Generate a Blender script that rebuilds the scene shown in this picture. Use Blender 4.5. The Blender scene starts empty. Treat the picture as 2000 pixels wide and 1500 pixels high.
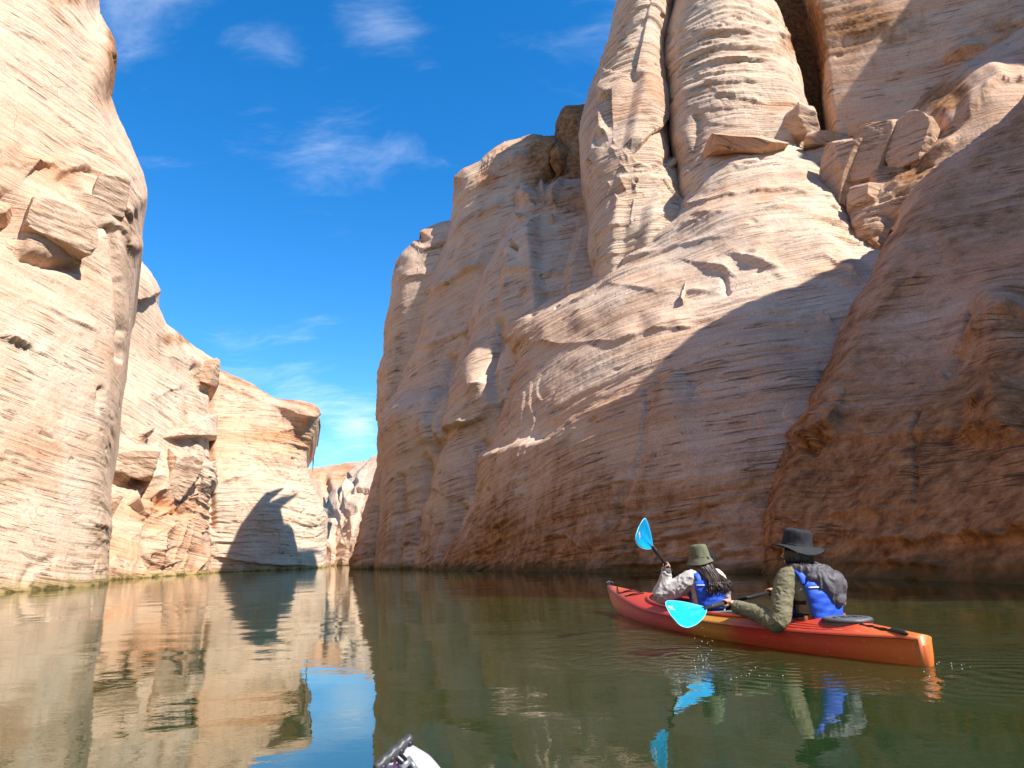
import bpy, bmesh, math, random
import numpy as np
from mathutils import Vector, Matrix, Euler

# ------------------------------------------------------------------ camera, world, sun, exposure
scene = bpy.context.scene
FPX = 1376.0; PITCH = math.radians(13.57); ROLL = math.radians(2.1); CAMH = 0.75
R0 = np.array([1, 0, 0.]); U0 = np.array([0, -math.sin(PITCH), math.cos(PITCH)]); FW = np.array([0, math.cos(PITCH), math.sin(PITCH)])
CR = math.cos(ROLL) * R0 - math.sin(ROLL) * U0
CU = math.cos(ROLL) * U0 + math.sin(ROLL) * R0
cam_d = bpy.data.cameras.new('camera'); cam = bpy.data.objects.new('camera', cam_d)
scene.collection.objects.link(cam); scene.camera = cam
cam_d.sensor_width = 36; cam_d.lens = 36 * FPX / 2000; cam_d.clip_end = 3000; cam_d.clip_start = 0.05
M = Matrix.Identity(4)
for i in range(3):
    M[i][0] = CR[i]; M[i][1] = CU[i]; M[i][2] = -FW[i]
M[2][3] = CAMH
cam.matrix_world = M

SUN_AZ = math.radians(56); SUN_EL = math.radians(47)      # azimuth measured from straight behind the camera towards the right
SDIR = Vector((math.sin(SUN_AZ) * math.cos(SUN_EL), -math.cos(SUN_AZ) * math.cos(SUN_EL), math.sin(SUN_EL)))
sun_d = bpy.data.lights.new('sun', 'SUN'); sun_d.energy = 5.0; sun_d.angle = math.radians(0.5); sun_d.color = (1.0, 0.96, 0.90)
sun = bpy.data.objects.new('sun', sun_d); scene.collection.objects.link(sun)
sun.rotation_euler = SDIR.to_track_quat('Z', 'Y').to_euler(); sun.location = (20, -20, 60)

vs = scene.view_settings
vs.view_transform = 'Standard'; vs.look = 'None'; vs.exposure = 0.95; vs.gamma = 1.0; vs.use_curve_mapping = False
try:
    scene.cycles.use_denoising = True
    scene.cycles.max_bounces = 8; scene.cycles.diffuse_bounces = 4; scene.cycles.glossy_bounces = 4
    scene.cycles.caustics_reflective = False; scene.cycles.caustics_refractive = False
    scene.cycles.sample_clamp_indirect = 6
except Exception: pass

def pxray(x, y):
    x = np.asarray(x, float)[..., None]; y = np.asarray(y, float)[..., None]
    return FW * FPX + CR * (x - 1000) - CU * (y - 750)
def at(x, y, Y):
    v = pxray(x, y); return np.array([0, 0, CAMH]) + v * (np.asarray(Y, float) / v[..., 1])[..., None]
def onz(x, y, z=0.0):
    v = pxray(x, y); return np.array([0, 0, CAMH]) + v * ((z - CAMH) / v[..., 2])[..., None]
def topx(p):
    d = np.asarray(p, float) - np.array([0, 0, CAMH]); w = d @ FW
    return 1000 + FPX * (d @ CR) / w, 750 - FPX * (d @ CU) / w

# ---- node helper
class NT:
    def __init__(self, tree): self.t = tree; self.n = tree.nodes; self.l = tree.links
    def __call__(self, kind, ins=None, **props):
        n = self.n.new(kind)
        for k, v in props.items(): setattr(n, k, v)
        for k, v in (ins or {}).items(): self.set(n, k, v)
        return n
    def set(self, n, k, v):
        s = n.inputs[k]
        if hasattr(v, 'bl_idname') and not hasattr(v, 'is_output'): v = v.outputs[0]
        if hasattr(v, 'is_output'): self.l.new(v, s)
        else: s.default_value = v
    def math(self, op, a, b=None, c=None, clamp=False):
        n = self('ShaderNodeMath', operation=op, use_clamp=clamp); self.set(n, 0, a)
        if b is not None: self.set(n, 1, b)
        if c is not None: self.set(n, 2, c)
        return n.outputs[0]
    def vmath(self, op, a, b=None):
        n = self('ShaderNodeVectorMath', operation=op); self.set(n, 0, a)
        if b is not None: self.set(n, 1, b)
        return n.outputs['Value'] if op in ('DOT_PRODUCT', 'LENGTH', 'DISTANCE') else n.outputs[0]
    def ramp(self, fac, stops, interp='LINEAR'):
        n = self('ShaderNodeValToRGB'); n.color_ramp.interpolation = interp; e = n.color_ramp.elements
        while len(e) < len(stops): e.new(0.5)
        for i, (p, c) in enumerate(stops):
            e[i].position = p; e[i].color = (c, c, c, 1) if isinstance(c, (int, float)) else (*c, 1)
        self.set(n, 0, fac); return n.outputs[0]
    def mix(self, f, a, b, blend='MIX'):
        n = self('ShaderNodeMix', data_type='RGBA', blend_type=blend, clamp_factor=True)
        self.set(n, 0, f)
        for k, v in ((6, a), (7, b)): self.set(n, k, (*v, 1) if isinstance(v, tuple) and len(v) == 3 else v)
        return n.outputs[2]
    def noise(self, vec, scale, detail=4, rough=0.55, dist=0.0):
        n = self('ShaderNodeTexNoise', {'Vector': vec, 'Scale': scale, 'Detail': detail, 'Roughness': rough, 'Distortion': dist}); return n.outputs[0]
    def smooth(self, x, a, b):
        n = self('ShaderNodeMapRange', {0: x, 1: a, 2: b, 3: 0.0, 4: 1.0}, interpolation_type='SMOOTHSTEP'); return n.outputs[0]

# ---- sky
world = bpy.data.worlds.new('World'); scene.world = world; world.use_nodes = True
w = NT(world.node_tree); w.n.clear()
sky = w('ShaderNodeTexSky', sky_type='NISHITA', sun_disc=False, sun_elevation=SUN_EL, sun_rotation=math.pi - SUN_AZ,
        altitude=1200.0, air_density=1.0, dust_density=0.25, ozone_density=3.0)
hs = w('ShaderNodeHueSaturation', {'Hue': 0.5, 'Saturation': 1.36, 'Value': 1.25, 'Fac': 1.0, 'Color': sky})
tc = w('ShaderNodeTexCoord'); dirv = w.vmath('NORMALIZE', tc.outputs['Generated'])
sep = w('ShaderNodeSeparateXYZ', {0: dirv})
zz = w.math('ADD', w.math('MAXIMUM', sep.outputs[2], 0.0), 0.18)
pl = w('ShaderNodeCombineXYZ', {0: w.math('DIVIDE', sep.outputs[0], zz), 1: w.math('DIVIDE', sep.outputs[1], zz), 2: 0.0})
wn = w.n.new('ShaderNodeTexNoise'); w.l.new(pl.outputs[0], wn.inputs['Vector']); wn.inputs['Scale'].default_value = 1.5; wn.inputs['Detail'].default_value = 3
wsc = w('ShaderNodeVectorMath', {0: wn.outputs['Color']}, operation='SCALE'); wsc.inputs['Scale'].default_value = 0.55
wv = w('ShaderNodeMapping', {'Vector': w.vmath('ADD', pl, wsc), 'Rotation': (0.0, 0.0, 0.6), 'Scale': (0.6, 1.5, 1.0)}).outputs[0]
c1 = w.noise(wv, 2.3, 8, 0.62)
c2 = w.noise(wv, 9.0, 5, 0.6)
cden = w.math('ADD', w.math('MULTIPLY', c1, 0.87), w.math('MULTIPLY', c2, 0.13))
# thin cirrus: loose banks of it around these directions, and a fainter veil everywhere
banks = None
for (bx, by, rad, amp) in [(300, 10, .10, .9), (520, 160, .09, 1.15), (760, 55, .08, 1.1), (640, 230, .11, .95), (600, 750, .09, .8),
                           (690, 828, .045, 1.4), (620, 905, .07, 1.0), (470, 720, .07, .7), (-500, 300, .4, .7), (1700, -400, .5, .7)]:
    d = pxray(bx, by); d = d / np.linalg.norm(d)
    dist = w.vmath('DISTANCE', dirv, tuple(float(q) for q in d))
    g = w.math('MULTIPLY', w.math('SUBTRACT', 1.0, w.smooth(dist, 0.0, rad * 1.7)), amp)
    banks = g if banks is None else w.math('MAXIMUM', banks, g)
dens = w.smooth(w.math('ADD', cden, w.math('MULTIPLY', banks, 0.20)), 0.60, 1.02)
cloud = w.math('MULTIPLY', dens, 0.62)
col = w.mix(cloud, hs.outputs[0], (6.6, 7.0, 7.6))
bg = w('ShaderNodeBackground', {'Color': col, 'Strength': 0.115})
out = w('ShaderNodeOutputWorld', {'Surface': bg})

# ------------------------------------------------------------------ numpy noise
_rng = np.random.default_rng(7)
_perm = _rng.permutation(256); _perm = np.concatenate([_perm, _perm, _perm])
_grad = _rng.normal(size=(256, 3)); _grad /= np.linalg.norm(_grad, axis=1)[:, None]; _grad = _grad.astype(np.float32)
def perlin(p):
    p = np.asarray(p, np.float32); i = np.floor(p); f = p - i; i = i.astype(np.int32) & 255
    u = f * f * f * (f * (f * 6 - 15) + 10); r = 0
    for dx in (0, 1):
        wx = u[:, 0] if dx else 1 - u[:, 0]
        a = _perm[(i[:, 0] + dx) & 255]
        for dy in (0, 1):
            wy = u[:, 1] if dy else 1 - u[:, 1]
            b = _perm[a + ((i[:, 1] + dy) & 255)]
            for dz in (0, 1):
                wz = u[:, 2] if dz else 1 - u[:, 2]
                g = _grad[_perm[b + ((i[:, 2] + dz) & 255)]]
                r = r + wx * wy * wz * (g[:, 0] * (f[:, 0] - dx) + g[:, 1] * (f[:, 1] - dy) + g[:, 2] * (f[:, 2] - dz))
    return r * 1.5
def fbm(p, octv=4, lac=2.03, gain=0.5):
    s = 0; a = 1.0
    for o in range(octv):
        s = s + a * perlin(p + 17.3 * o); p = p * lac; a *= gain
    return s
def sstep(x, a, b):
    t = np.clip((x - a) / (b - a), 0, 1); return t * t * (3 - 2 * t)

# ------------------------------------------------------------------ materials for the setting
def newmat(name):
    m = bpy.data.materials.new(name); m.use_nodes = True; t = NT(m.node_tree); t.n.clear()
    return m, t
def finish(t, bsdf, disp=None):
    o = t('ShaderNodeOutputMaterial', {'Surface': bsdf})

def rock_material():
    m, t = newmat('sandstone')
    geo = t('ShaderNodeNewGeometry'); pos = geo.outputs['Position']
    bed = t('ShaderNodeAttribute', attribute_name='bed').outputs['Fac']
    stain_shade = t('ShaderNodeAttribute', attribute_name='stain_shade').outputs['Fac']
    tint = t('ShaderNodeAttribute', attribute_name='tint').outputs['Fac']
    pale = t('ShaderNodeAttribute', attribute_name='pale').outputs['Fac']
    sp = t('ShaderNodeSeparateXYZ', {0: pos})
    def strat(h, v):
        return t('ShaderNodeCombineXYZ', {0: t.math('MULTIPLY', sp.outputs[0], h), 1: t.math('MULTIPLY', sp.outputs[1], h), 2: t.math('MULTIPLY', bed, v)}).outputs[0]
    # beds of slightly different colour
    n1 = t.noise(strat(0.05, 0.55), 1.0, 3, 0.6, 0.0)
    n2 = t.noise(strat(0.07, 5.0), 1.0, 3, 0.6, 0.0)
    n3 = t.noise(pos, 0.35, 4, 0.62, 0.0)
    f = t.math('ADD', t.math('ADD', t.math('MULTIPLY', n1, 0.5), t.math('MULTIPLY', n2, 0.28)), t.math('MULTIPLY', n3, 0.22))
    c = t.ramp(f, [(0.30, (.37, .245, .162)), (0.41, (.47, .348, .250)), (0.49, (.53, .420, .322)), (0.55, (.46, .320, .222)), (0.61, (.53, .425, .332)), (0.75, (.56, .47, .385))])
    pk = t.math('MULTIPLY', tint, t.ramp(t.noise(strat(0.12, 0.9), 1.0, 3, 0.65), [(0.35, 0.25), (0.62, 1.0)]))
    c = t.mix(pk, c, (.48, .245, .125))
    # pale mineral crust in patches, plus sunlit spots painted on the right wall
    pn = t.ramp(n3, [(0.36, 0.0), (0.56, 1.0)])
    c = t.mix(t.math('MULTIPLY', pale, pn), c, (.58, .495, .40))
    b2 = t.noise(pos, 2.6, 5, 0.66)
    # desert varnish streaks down the face, plus painted shade on the right wall
    st1 = t.noise(t('ShaderNodeCombineXYZ', {0: t.math('MULTIPLY', sp.outputs[0], 1.1), 1: t.math('MULTIPLY', sp.outputs[1], 1.1), 2: t.math('MULTIPLY', sp.outputs[2], 0.16)}).outputs[0], 1.0, 3, 0.65)
    st2 = t.noise(pos, 0.55, 6, 0.7)
    st3 = t.noise(strat(0.3, 2.2), 1.0, 4, 0.65)
    sf = t.math('ADD', t.math('ADD', t.math('MULTIPLY', st1, 0.3), t.math('MULTIPLY', st2, 0.4)), t.math('MULTIPLY', st3, 0.3))
    sm = t.math('MULTIPLY', t.smooth(t.math('ADD', sf, t.math('MULTIPLY', stain_shade, 0.62)), 0.54, 0.86), 0.95)
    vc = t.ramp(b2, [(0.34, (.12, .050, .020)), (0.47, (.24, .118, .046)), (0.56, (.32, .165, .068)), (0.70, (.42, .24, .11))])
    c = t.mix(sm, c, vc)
    # fine speckle
    spk = t.noise(pos, 14.0, 2, 0.7)
    c = t.mix(0.32, c, t.ramp(spk, [(0.3, (.22, .13, .08)), (0.55, (.62, .45, .32)), (0.75, (.85, .72, .58))]), 'OVERLAY')
    # thin dark partings along the bedding
    ln = t.noise(strat(0.10, 3.2), 1.0, 3, 0.62)
    part = t.ramp(ln, [(0.488, 0.0), (0.499, 1.0), (0.501, 1.0), (0.512, 0.0)])
    pm = t.math('MULTIPLY', part, t.ramp(st2, [(0.47, 0.0), (0.58, 0.85)]))
    c = t.mix(pm, c, (.15, .075, .040))
    fine = t.noise(strat(0.13, 7.5), 1.0, 4, 0.66)
    mk = t.ramp(t.noise(pos, 0.11, 2, 0.5), [(0.40, 0.12), (0.62, 1.0)])
    c = t.mix(mk, c, t.ramp(fine, [(0.30, (.72, .67, .62)), (0.46, (.98, .97, .96)), (0.60, (1.05, 1.04, 1.03)), (0.75, (.90, .87, .84))]), 'MULTIPLY')
    # algae and wet band at the water line
    zn = t.math('ADD', sp.outputs[2], t.math('MULTIPLY', t.math('SUBTRACT', t.noise(pos, 1.3, 2, 0.65), 0.5), 0.75))
    band = t.math('SUBTRACT', 1.0, t.smooth(zn, 0.05, 0.65))
    c = t.mix(t.math('MULTIPLY', band, 0.85), c, t.mix(t.math('MULTIPLY', stain_shade, 2.2, clamp=True), (.30, .21, .065), (.065, .045, .018)))
    wet = t.math('SUBTRACT', 1.0, t.smooth(zn, 0.0, 0.13))
    c = t.mix(t.math('MULTIPLY', wet, 0.8), c, (.075, .055, .020))
    # relief too fine for the mesh
    b1 = fine
    crk = t('ShaderNodeTexVoronoi', {'Vector': t.vmath('ADD', strat(0.35, 0.8), t('ShaderNodeVectorMath', {0: t('ShaderNodeTexNoise', {'Vector': pos, 'Scale': 0.8, 'Detail': 2.0}).outputs['Color'], 1: (0.9, 0.9, 0.9)}, operation='MULTIPLY').outputs[0]), 'Scale': 1.0}, feature='DISTANCE_TO_EDGE')
    ck = t.math('MULTIPLY', t.ramp(crk.outputs['Distance'], [(0.0, 0.0), (0.014, 1.0)]), 1.0)
    ckm = t.math('SUBTRACT', 1.0, t.math('MULTIPLY', t.math('SUBTRACT', 1.0, ck), t.ramp(n3, [(0.54, 0.0), (0.62, 1.0)])))
    hgt = t.math('ADD', t.math('MULTIPLY', t.math('MULTIPLY', b1, 0.15), mk), t.math('MULTIPLY', b2, 0.085))
    hgt = t.math('ADD', hgt, t.math('MULTIPLY', pm, -0.09))
    hgt = t.math('ADD', hgt, t.math('MULTIPLY', ckm, 0.03))
    c = t.mix(t.math('MULTIPLY', t.math('SUBTRACT', 1.0, ckm), 0.2), c, (.14, .07, .04))
    bp = t('ShaderNodeBump', {'Strength': 1.0, 'Distance': 0.8, 'Height': hgt})
    bs = t('ShaderNodeBsdfPrincipled', {'Base Color': c, 'Roughness': 0.92, 'Specular IOR Level': 0.15, 'Normal': bp})
    finish(t, bs); return m
ROCK = rock_material()

def water_material(wake_pts):
    m, t = newmat('lake_water')
    pos = t('ShaderNodeNewGeometry').outputs['Position']
    sp = t('ShaderNodeSeparateXYZ', {0: pos})
    st = t('ShaderNodeCombineXYZ', {0: t.math('MULTIPLY', sp.outputs[0], 0.55), 1: sp.outputs[1], 2: 0.0})
    w1 = t.noise(st, 0.55, 2, 0.5, 0.2); w2 = t.noise(st, 2.6, 3, 0.55, 0.3); w3 = t.noise(pos, 9.0, 3, 0.6, 0.4)
    calm = t.ramp(t.noise(pos, 0.12, 3, 0.5), [(0.38, 0.25), (0.62, 1.0)])
    d = None
    for (x, y, r) in wake_pts:
        q = t.math('SUBTRACT', 1.0, t.smooth(t.vmath('DISTANCE', pos, (x, y, 0.0)), r * 0.25, r))
        d = q if d is None else t.math('MAXIMUM', d, q)
    wk = t.noise(pos, 4.2, 4, 0.6, 1.1)
    h = t.math('ADD', t.math('MULTIPLY', w1, 0.016), t.math('MULTIPLY', t.math('MULTIPLY', w2, 0.0045), calm))
    h = t.math('ADD', h, t.math('MULTIPLY', t.math('MULTIPLY', w3, 0.0012), calm))
    h = t.math('ADD', h, t.math('MULTIPLY', t.math('MULTIPLY', wk, d), 0.022))
    for (x, y, k_, a_, fall) in ((1.24, 5.30, 52.0, .0022, 1.0), (1.75, 4.75, 60.0, .0012, 1.2), (2.75, 4.2, 45.0, .0028, 1.2)):
        ds = t.vmath('DISTANCE', pos, (x, y, 0.0))
        h = t.math('ADD', h, t.math('MULTIPLY', t.math('SINE', t.math('MULTIPLY', t.math('ADD', ds, t.math('MULTIPLY', w2, 0.25)), k_)), t.math('MULTIPLY', t.math('SUBTRACT', 1.0, t.smooth(ds, 0.05, fall)), a_)))
    bp = t('ShaderNodeBump', {'Strength': 1.0, 'Distance': 1.0, 'Height': h})
    body = t.mix(t.noise(pos, 0.25, 3, 0.5), (.009, .025, .007), (.016, .036, .010))
    df = t('ShaderNodeBsdfDiffuse', {'Color': body})
    gl = t('ShaderNodeBsdfGlossy', {'Color': (0.93, 0.95, 0.90, 1), 'Roughness': 0.015, 'Normal': bp})
    fr = t('ShaderNodeFresnel', {'IOR': 2.7, 'Normal': bp})
    ms = t('ShaderNodeMixShader', {0: fr, 1: df, 2: gl})
    finish(t, ms); return m

# ------------------------------------------------------------------ building rock faces
COL = scene.collection
FACES = {}
def polyl(pts, n):
    pts = np.asarray(pts, float)
    d = np.concatenate([[0], np.cumsum(np.linalg.norm(np.diff(pts, axis=0), axis=1))]); d /= d[-1]
    u = np.linspace(0, 1, n) if np.isscalar(n) else n
    return np.stack([np.interp(u, d, pts[:, k]) for k in range(2)], 1)
def smoothl(c, k=2):
    for _ in range(k):
        c[1:-1] = 0.25 * c[:-2] + 0.5 * c[1:-1] + 0.25 * c[2:]
    return c
def rbf(ctrl, P):
    c = np.asarray(ctrl, float); X = c[:, :2] / 500.0; f = np.log(c[:, 2]); n = len(X)
    def phi(r2): return 0.5 * r2 * np.log(r2 + 1e-9)
    A = phi(((X[:, None] - X[None]) ** 2).sum(-1)) + np.eye(n) * 2e-3
    Q = np.c_[np.ones(n), X]
    K = np.block([[A, Q], [Q.T, np.zeros((3, 3))]])
    s = np.linalg.solve(K, np.r_[f, 0, 0, 0])
    Pn = P / 500.0; o = np.zeros(len(P))
    for i in range(n): o += s[i] * phi(((Pn - X[i]) ** 2).sum(-1))
    return np.exp(o + s[n] + Pn @ s[n + 1:])
def pdist(P, line):
    """distance to a polyline, signed positive below / right of it (as drawn left to right), and distance past its ends"""
    L = np.asarray(line, float); best = np.full(len(P), 1e9); sg = np.zeros(len(P)); ex = np.zeros(len(P))
    for k in range(len(L) - 1):
        a, b = L[k], L[k + 1]; ab = b - a; ln = np.linalg.norm(ab)
        t = ((P - a) @ ab) / ln ** 2; tc_ = np.clip(t, 0, 1)
        d = np.linalg.norm(P - (a + tc_[:, None] * ab), axis=1)
        m = d < best - 1e-6
        best[m] = d[m]; cr = ab[0] * (P[:, 1] - a[1]) - ab[1] * (P[:, 0] - a[0]); sg[m] = np.sign(cr[m])
        e = np.zeros(len(P))
        if k == 0: e = np.maximum(e, -t * ln)
        if k == len(L) - 2: e = np.maximum(e, (t - 1) * ln)
        ex[m] = np.maximum(e, 0)[m]
    return best, sg, ex
def jitter(line, amp, n, seed):
    c = polyl(line, n); amp = amp * 0.5; r = np.random.default_rng(seed)
    c[:, 1] += r.normal(size=n) * amp; c[:, 0] += r.normal(size=n) * amp * 0.6
    return c
def carve(P, feats):
    """metres added to the distance for each pixel"""
    o = np.zeros(len(P))
    for i, ft in enumerate(feats):
        k = ft[0]
        if k == 'bump':                     # cx, cy, rx, ry, metres nearer, angle
            _, cx, cy, rx, ry, amp, ang = ft; a = math.radians(ang)
            dx = P[:, 0] - cx; dy = P[:, 1] - cy
            q = ((dx * math.cos(a) + dy * math.sin(a)) / rx) ** 2 + ((-dx * math.sin(a) + dy * math.cos(a)) / ry) ** 2
            o -= amp * np.exp(-q * 1.2)
            continue
        line = ft[1]; mod = np.clip(0.62 + 0.9 * perlin(np.c_[P * 0.022, np.full(len(P), i * 3.3)]), 0.05, 1.3)
        jl = jitter(line, ft[-1] if len(ft) > 4 and k != 'crack' else 2.5, max(6, int(len(line) * 5)), i * 7 + 3)
        d, s, ex = pdist(P, jl)
        if k == 'crack':                    # line, metres deep, half width
            _, _, amp, wd = ft[:4]
            o += amp * np.exp(-(d / wd) ** 2) * np.exp(-(ex / 12) ** 2)
        elif k == 'lip':                    # rock above the line stands proud: line, metres, fade px
            _, _, amp, fade = ft[:4]
            o -= mod * np.where(s < 0, amp * np.exp(-d / fade), amp * np.exp(-d / 2.5) * 0.8) * np.exp(-(ex / 30) ** 2)
        elif k == 'shelf':                  # rock below the line stands proud: line, metres, run-out px, fade px
            _, _, amp, run, fade = ft[:5]
            o -= np.where(s > 0, amp * sstep(d, 0, run) * np.exp(-np.maximum(d - run, 0) / fade), 0) * np.exp(-(ex / 40) ** 2)
    return o

def bed_coord(p, tilt):
    w_ = fbm(p * 0.045, 2) * 1.0
    return p[:, 2] + tilt[0] * p[:, 0] + tilt[1] * p[:, 1] + w_

def strata_disp(p, bed, rough, ledge, seed):
    off = seed * 13.7
    q = np.stack([p[:, 0] * 0.03, p[:, 1] * 0.03, bed * 0.45], 1) + off
    l1 = perlin(q)
    q2 = np.stack([p[:, 0] * 0.06, p[:, 1] * 0.06, bed * 1.35], 1) + off + 5
    l2 = perlin(q2)
    q3 = np.stack([p[:, 0] * 0.09, p[:, 1] * 0.09, bed * 3.6], 1) + off + 9
    l3 = perlin(q3)
    q4 = np.stack([p[:, 0] * 0.16, p[:, 1] * 0.16, bed * 8.5], 1) + off + 21
    l4 = perlin(q4)
    mask = sstep(perlin(p * 0.10 + off), -0.25, 0.35)
    mask2 = sstep(perlin(p * 0.19 + off + 3), -0.1, 0.45)
    # saw-tooth beds: each weathers back under the next
    ph = bed * 0.85 + 1.3 * perlin(p * 0.16 + off + 2) ; saw = (ph - np.floor(ph)); saw = np.where(saw > 0.9, (1 - saw) * 10, saw / 0.9)
    ph2 = bed * 2.6 + 1.8 * perlin(p * 0.3 + off + 12); saw2 = (ph2 - np.floor(ph2)); saw2 = np.where(saw2 > 0.85, (1 - saw2) / 0.15, saw2 / 0.85)
    o = ledge * (0.16 * l1 + 0.10 * l2 * (0.3 + mask) + 0.07 * l3 * (0.2 + mask2) + 0.04 * l4 * (0.3 + mask)
                 - 0.20 * saw * mask * mask2 - 0.07 * saw2 * mask2 * mask)
    o += rough * (0.45 * fbm(p * 0.11 + off, 3) + 0.045 * fbm(p * 0.9 + off, 4))
    # wind-scoured pockets in some beds
    pk = perlin(np.stack([p[:, 0] * 0.9, p[:, 1] * 0.9, bed * 2.2], 1) + off + 31)
    o -= 0.22 * ledge * sstep(pk, 0.45, 0.72) * mask
    # broken flakes: stepped noise
    fl = perlin(p * 0.33 + off + 40) * 3.2; o += rough * 0.11 * (np.floor(fl) + sstep(fl - np.floor(fl), 0.0, 0.12)) * sstep(perlin(p * 0.08 + off + 50), 0.0, 0.4)
    return o

def rock_face(name, bottom, top, left, right, ctrl, nu, nv, parent, feats=(), free='', roll=(60, 4.0), tilt=(0.1, -0.05),
              rough=1.0, ledge=1.0, seed=1, stain_shade=None, tint=None, pale=None, back=14.0, label=None, ub=None, vb=None, lipk=0.45):
    uu = np.linspace(0, 1, nu) if ub is None else np.interp(np.linspace(0, 1, nu), [0, ub[0], 1], [0, ub[1], 1])
    vv = np.linspace(0, 1, nv) if vb is None else np.interp(np.linspace(0, 1, nv), [0, vb[0], 1], [0, vb[1], 1])
    B = smoothl(polyl(bottom, uu)); T = smoothl(polyl(top, uu)); L = smoothl(polyl(left, vv)); R = smoothl(polyl(right, vv))
    u = uu[None, :, None]; v = vv[:, None, None]
    P = (1 - v) * B[None] + v * T[None] + (1 - u) * L[:, None] + u * R[:, None] \
        - ((1 - u) * (1 - v) * B[0] + u * (1 - v) * B[-1] + (1 - u) * v * T[0] + u * v * T[-1])
    Pf = P.reshape(-1, 2)
    Y = rbf(ctrl, Pf)
    wpx, amp = roll
    for side, curve in (('l', L), ('r', R), ('t', T)):
        if side in free:
            d, _, _ = pdist(Pf, curve[:: max(1, len(curve) // 60)])
            e = np.clip(1 - d / wpx, 0, 1)
            Y = Y + amp * (1 - np.sqrt(1 - np.minimum(e, 0.999) ** 2))
    W0 = at(Pf[:, 0], Pf[:, 1], Y).reshape(nv, nu, 3)
    CV = (carve(Pf, feats) * lipk if feats else np.zeros(len(Pf))).reshape(nv, nu, 1)
    W = W0; PX = np.concatenate([P, CV], -1)
    def padback(W, PX, axis, first):
        edge = np.take(W, [0 if first else -1], axis); ep = np.take(PX, [0 if first else -1], axis)
        h = edge.copy(); h[..., 2] = 0; h /= np.linalg.norm(h, axis=-1)[..., None]
        rings = [edge + h * k for k in (back * .08, back * .3, back)]
        if not first and axis == 0:
            rings[1][..., 2] -= 0.4; rings[2][..., 2] -= 1.5
        if first: rings = rings[::-1]
        return (np.concatenate(rings + [W], axis) if first else np.concatenate([W] + rings, axis),
                np.concatenate([ep] * 3 + [PX], axis) if first else np.concatenate([PX] + [ep] * 3, axis))
    for s_, ax, fi in (('l', 1, True), ('r', 1, False), ('t', 0, False)):
        if s_ in free:
            W, PX = padback(W, PX, ax, fi)
    return rock_mesh(name, W, PX, parent, tilt, rough, ledge, seed, stain_shade, tint, pale, label)

def rock_mesh(name, W, PX, parent, tilt, rough, ledge, seed, stain_shade, tint, pale, label, toward=None):
    nv2, nu2 = W.shape[:2]
    du = np.gradient(W, axis=1); dv = np.gradient(W, axis=0)
    N = np.cross(du, dv); N /= np.linalg.norm(N, axis=-1)[..., None] + 1e-9
    # the surface faces the camera over most of it
    if (N * ((np.array([0, 0, CAMH]) if toward is None else np.array(toward)) - W)).sum(-1).mean() < 0: N = -N
    for _ in range(10):
        N[1:-1, 1:-1] = (N[1:-1, 1:-1] * 2 + N[:-2, 1:-1] + N[2:, 1:-1] + N[1:-1, :-2] + N[1:-1, 2:]); N /= np.linalg.norm(N, axis=-1)[..., None] + 1e-9
    p = W.reshape(-1, 3); n = N.reshape(-1, 3)
    bed = bed_coord(p, tilt)
    p2 = p + n * (strata_disp(p, bed, rough, ledge, seed) - PX[..., 2].reshape(-1))[:, None]
    bed = bed_coord(p2, tilt)
    idx = np.arange(nv2 * nu2, dtype=np.int32).reshape(nv2, nu2)
    q = np.stack([idx[:-1, :-1], idx[:-1, 1:], idx[1:, 1:], idx[1:, :-1]], -1).reshape(-1, 4)
    fn = np.cross(p2[q[:, 1]] - p2[q[:, 0]], p2[q[:, 3]] - p2[q[:, 0]])
    if (fn * n[q[:, 0]]).sum(1).mean() < 0: q = q[:, ::-1]
    me = bpy.data.meshes.new(name)
    me.vertices.add(len(p2)); me.vertices.foreach_set('co', p2.astype(np.float32).ravel())
    me.loops.add(q.size); me.loops.foreach_set('vertex_index', np.ascontiguousarray(q).ravel())
    me.polygons.add(len(q)); me.polygons.foreach_set('loop_start', np.arange(0, q.size, 4, dtype=np.int32))
    me.polygons.foreach_set('use_smooth', np.ones(len(q), bool))
    me.update(calc_edges=True)
    px = PX[..., :2].reshape(-1, 2)
    for an, fnc in (('stain_shade', stain_shade), ('tint', tint), ('pale', pale)):
        a = me.attributes.new(an, 'FLOAT', 'POINT')
        val = np.zeros(len(p2)) if fnc is None else (np.full(len(p2), float(fnc)) if isinstance(fnc, (int, float)) else fnc(px[:, 0], px[:, 1], p2))
        a.data.foreach_set('value', np.ascontiguousarray(val, np.float32))
    a = me.attributes.new('bed', 'FLOAT', 'POINT'); a.data.foreach_set('value', bed.astype(np.float32))
    me.materials.append(ROCK)
    o = bpy.data.objects.new(name, me); COL.objects.link(o); o.parent = parent
    if label: o['label'] = label
    FACES.setdefault('buttress_left' if name == 'buttress' and parent is LW else name, []).append((px, p2))
    return o

def empty(name, loc=(0, 0, 0), label=None, cat=None, kind=None, group=None, rot=(0, 0, 0)):
    o = bpy.data.objects.new(name, None); COL.objects.link(o); o.location = loc; o.rotation_euler = rot; o.empty_display_size = 0.2
    for k, v_ in (('label', label), ('category', cat), ('kind', kind), ('group', group)):
        if v_: o[k] = v_
    return o
def blob(x, y, cx, cy, rx, ry): return np.exp(-(((x - cx) / rx) ** 2 + ((y - cy) / ry) ** 2))

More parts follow.
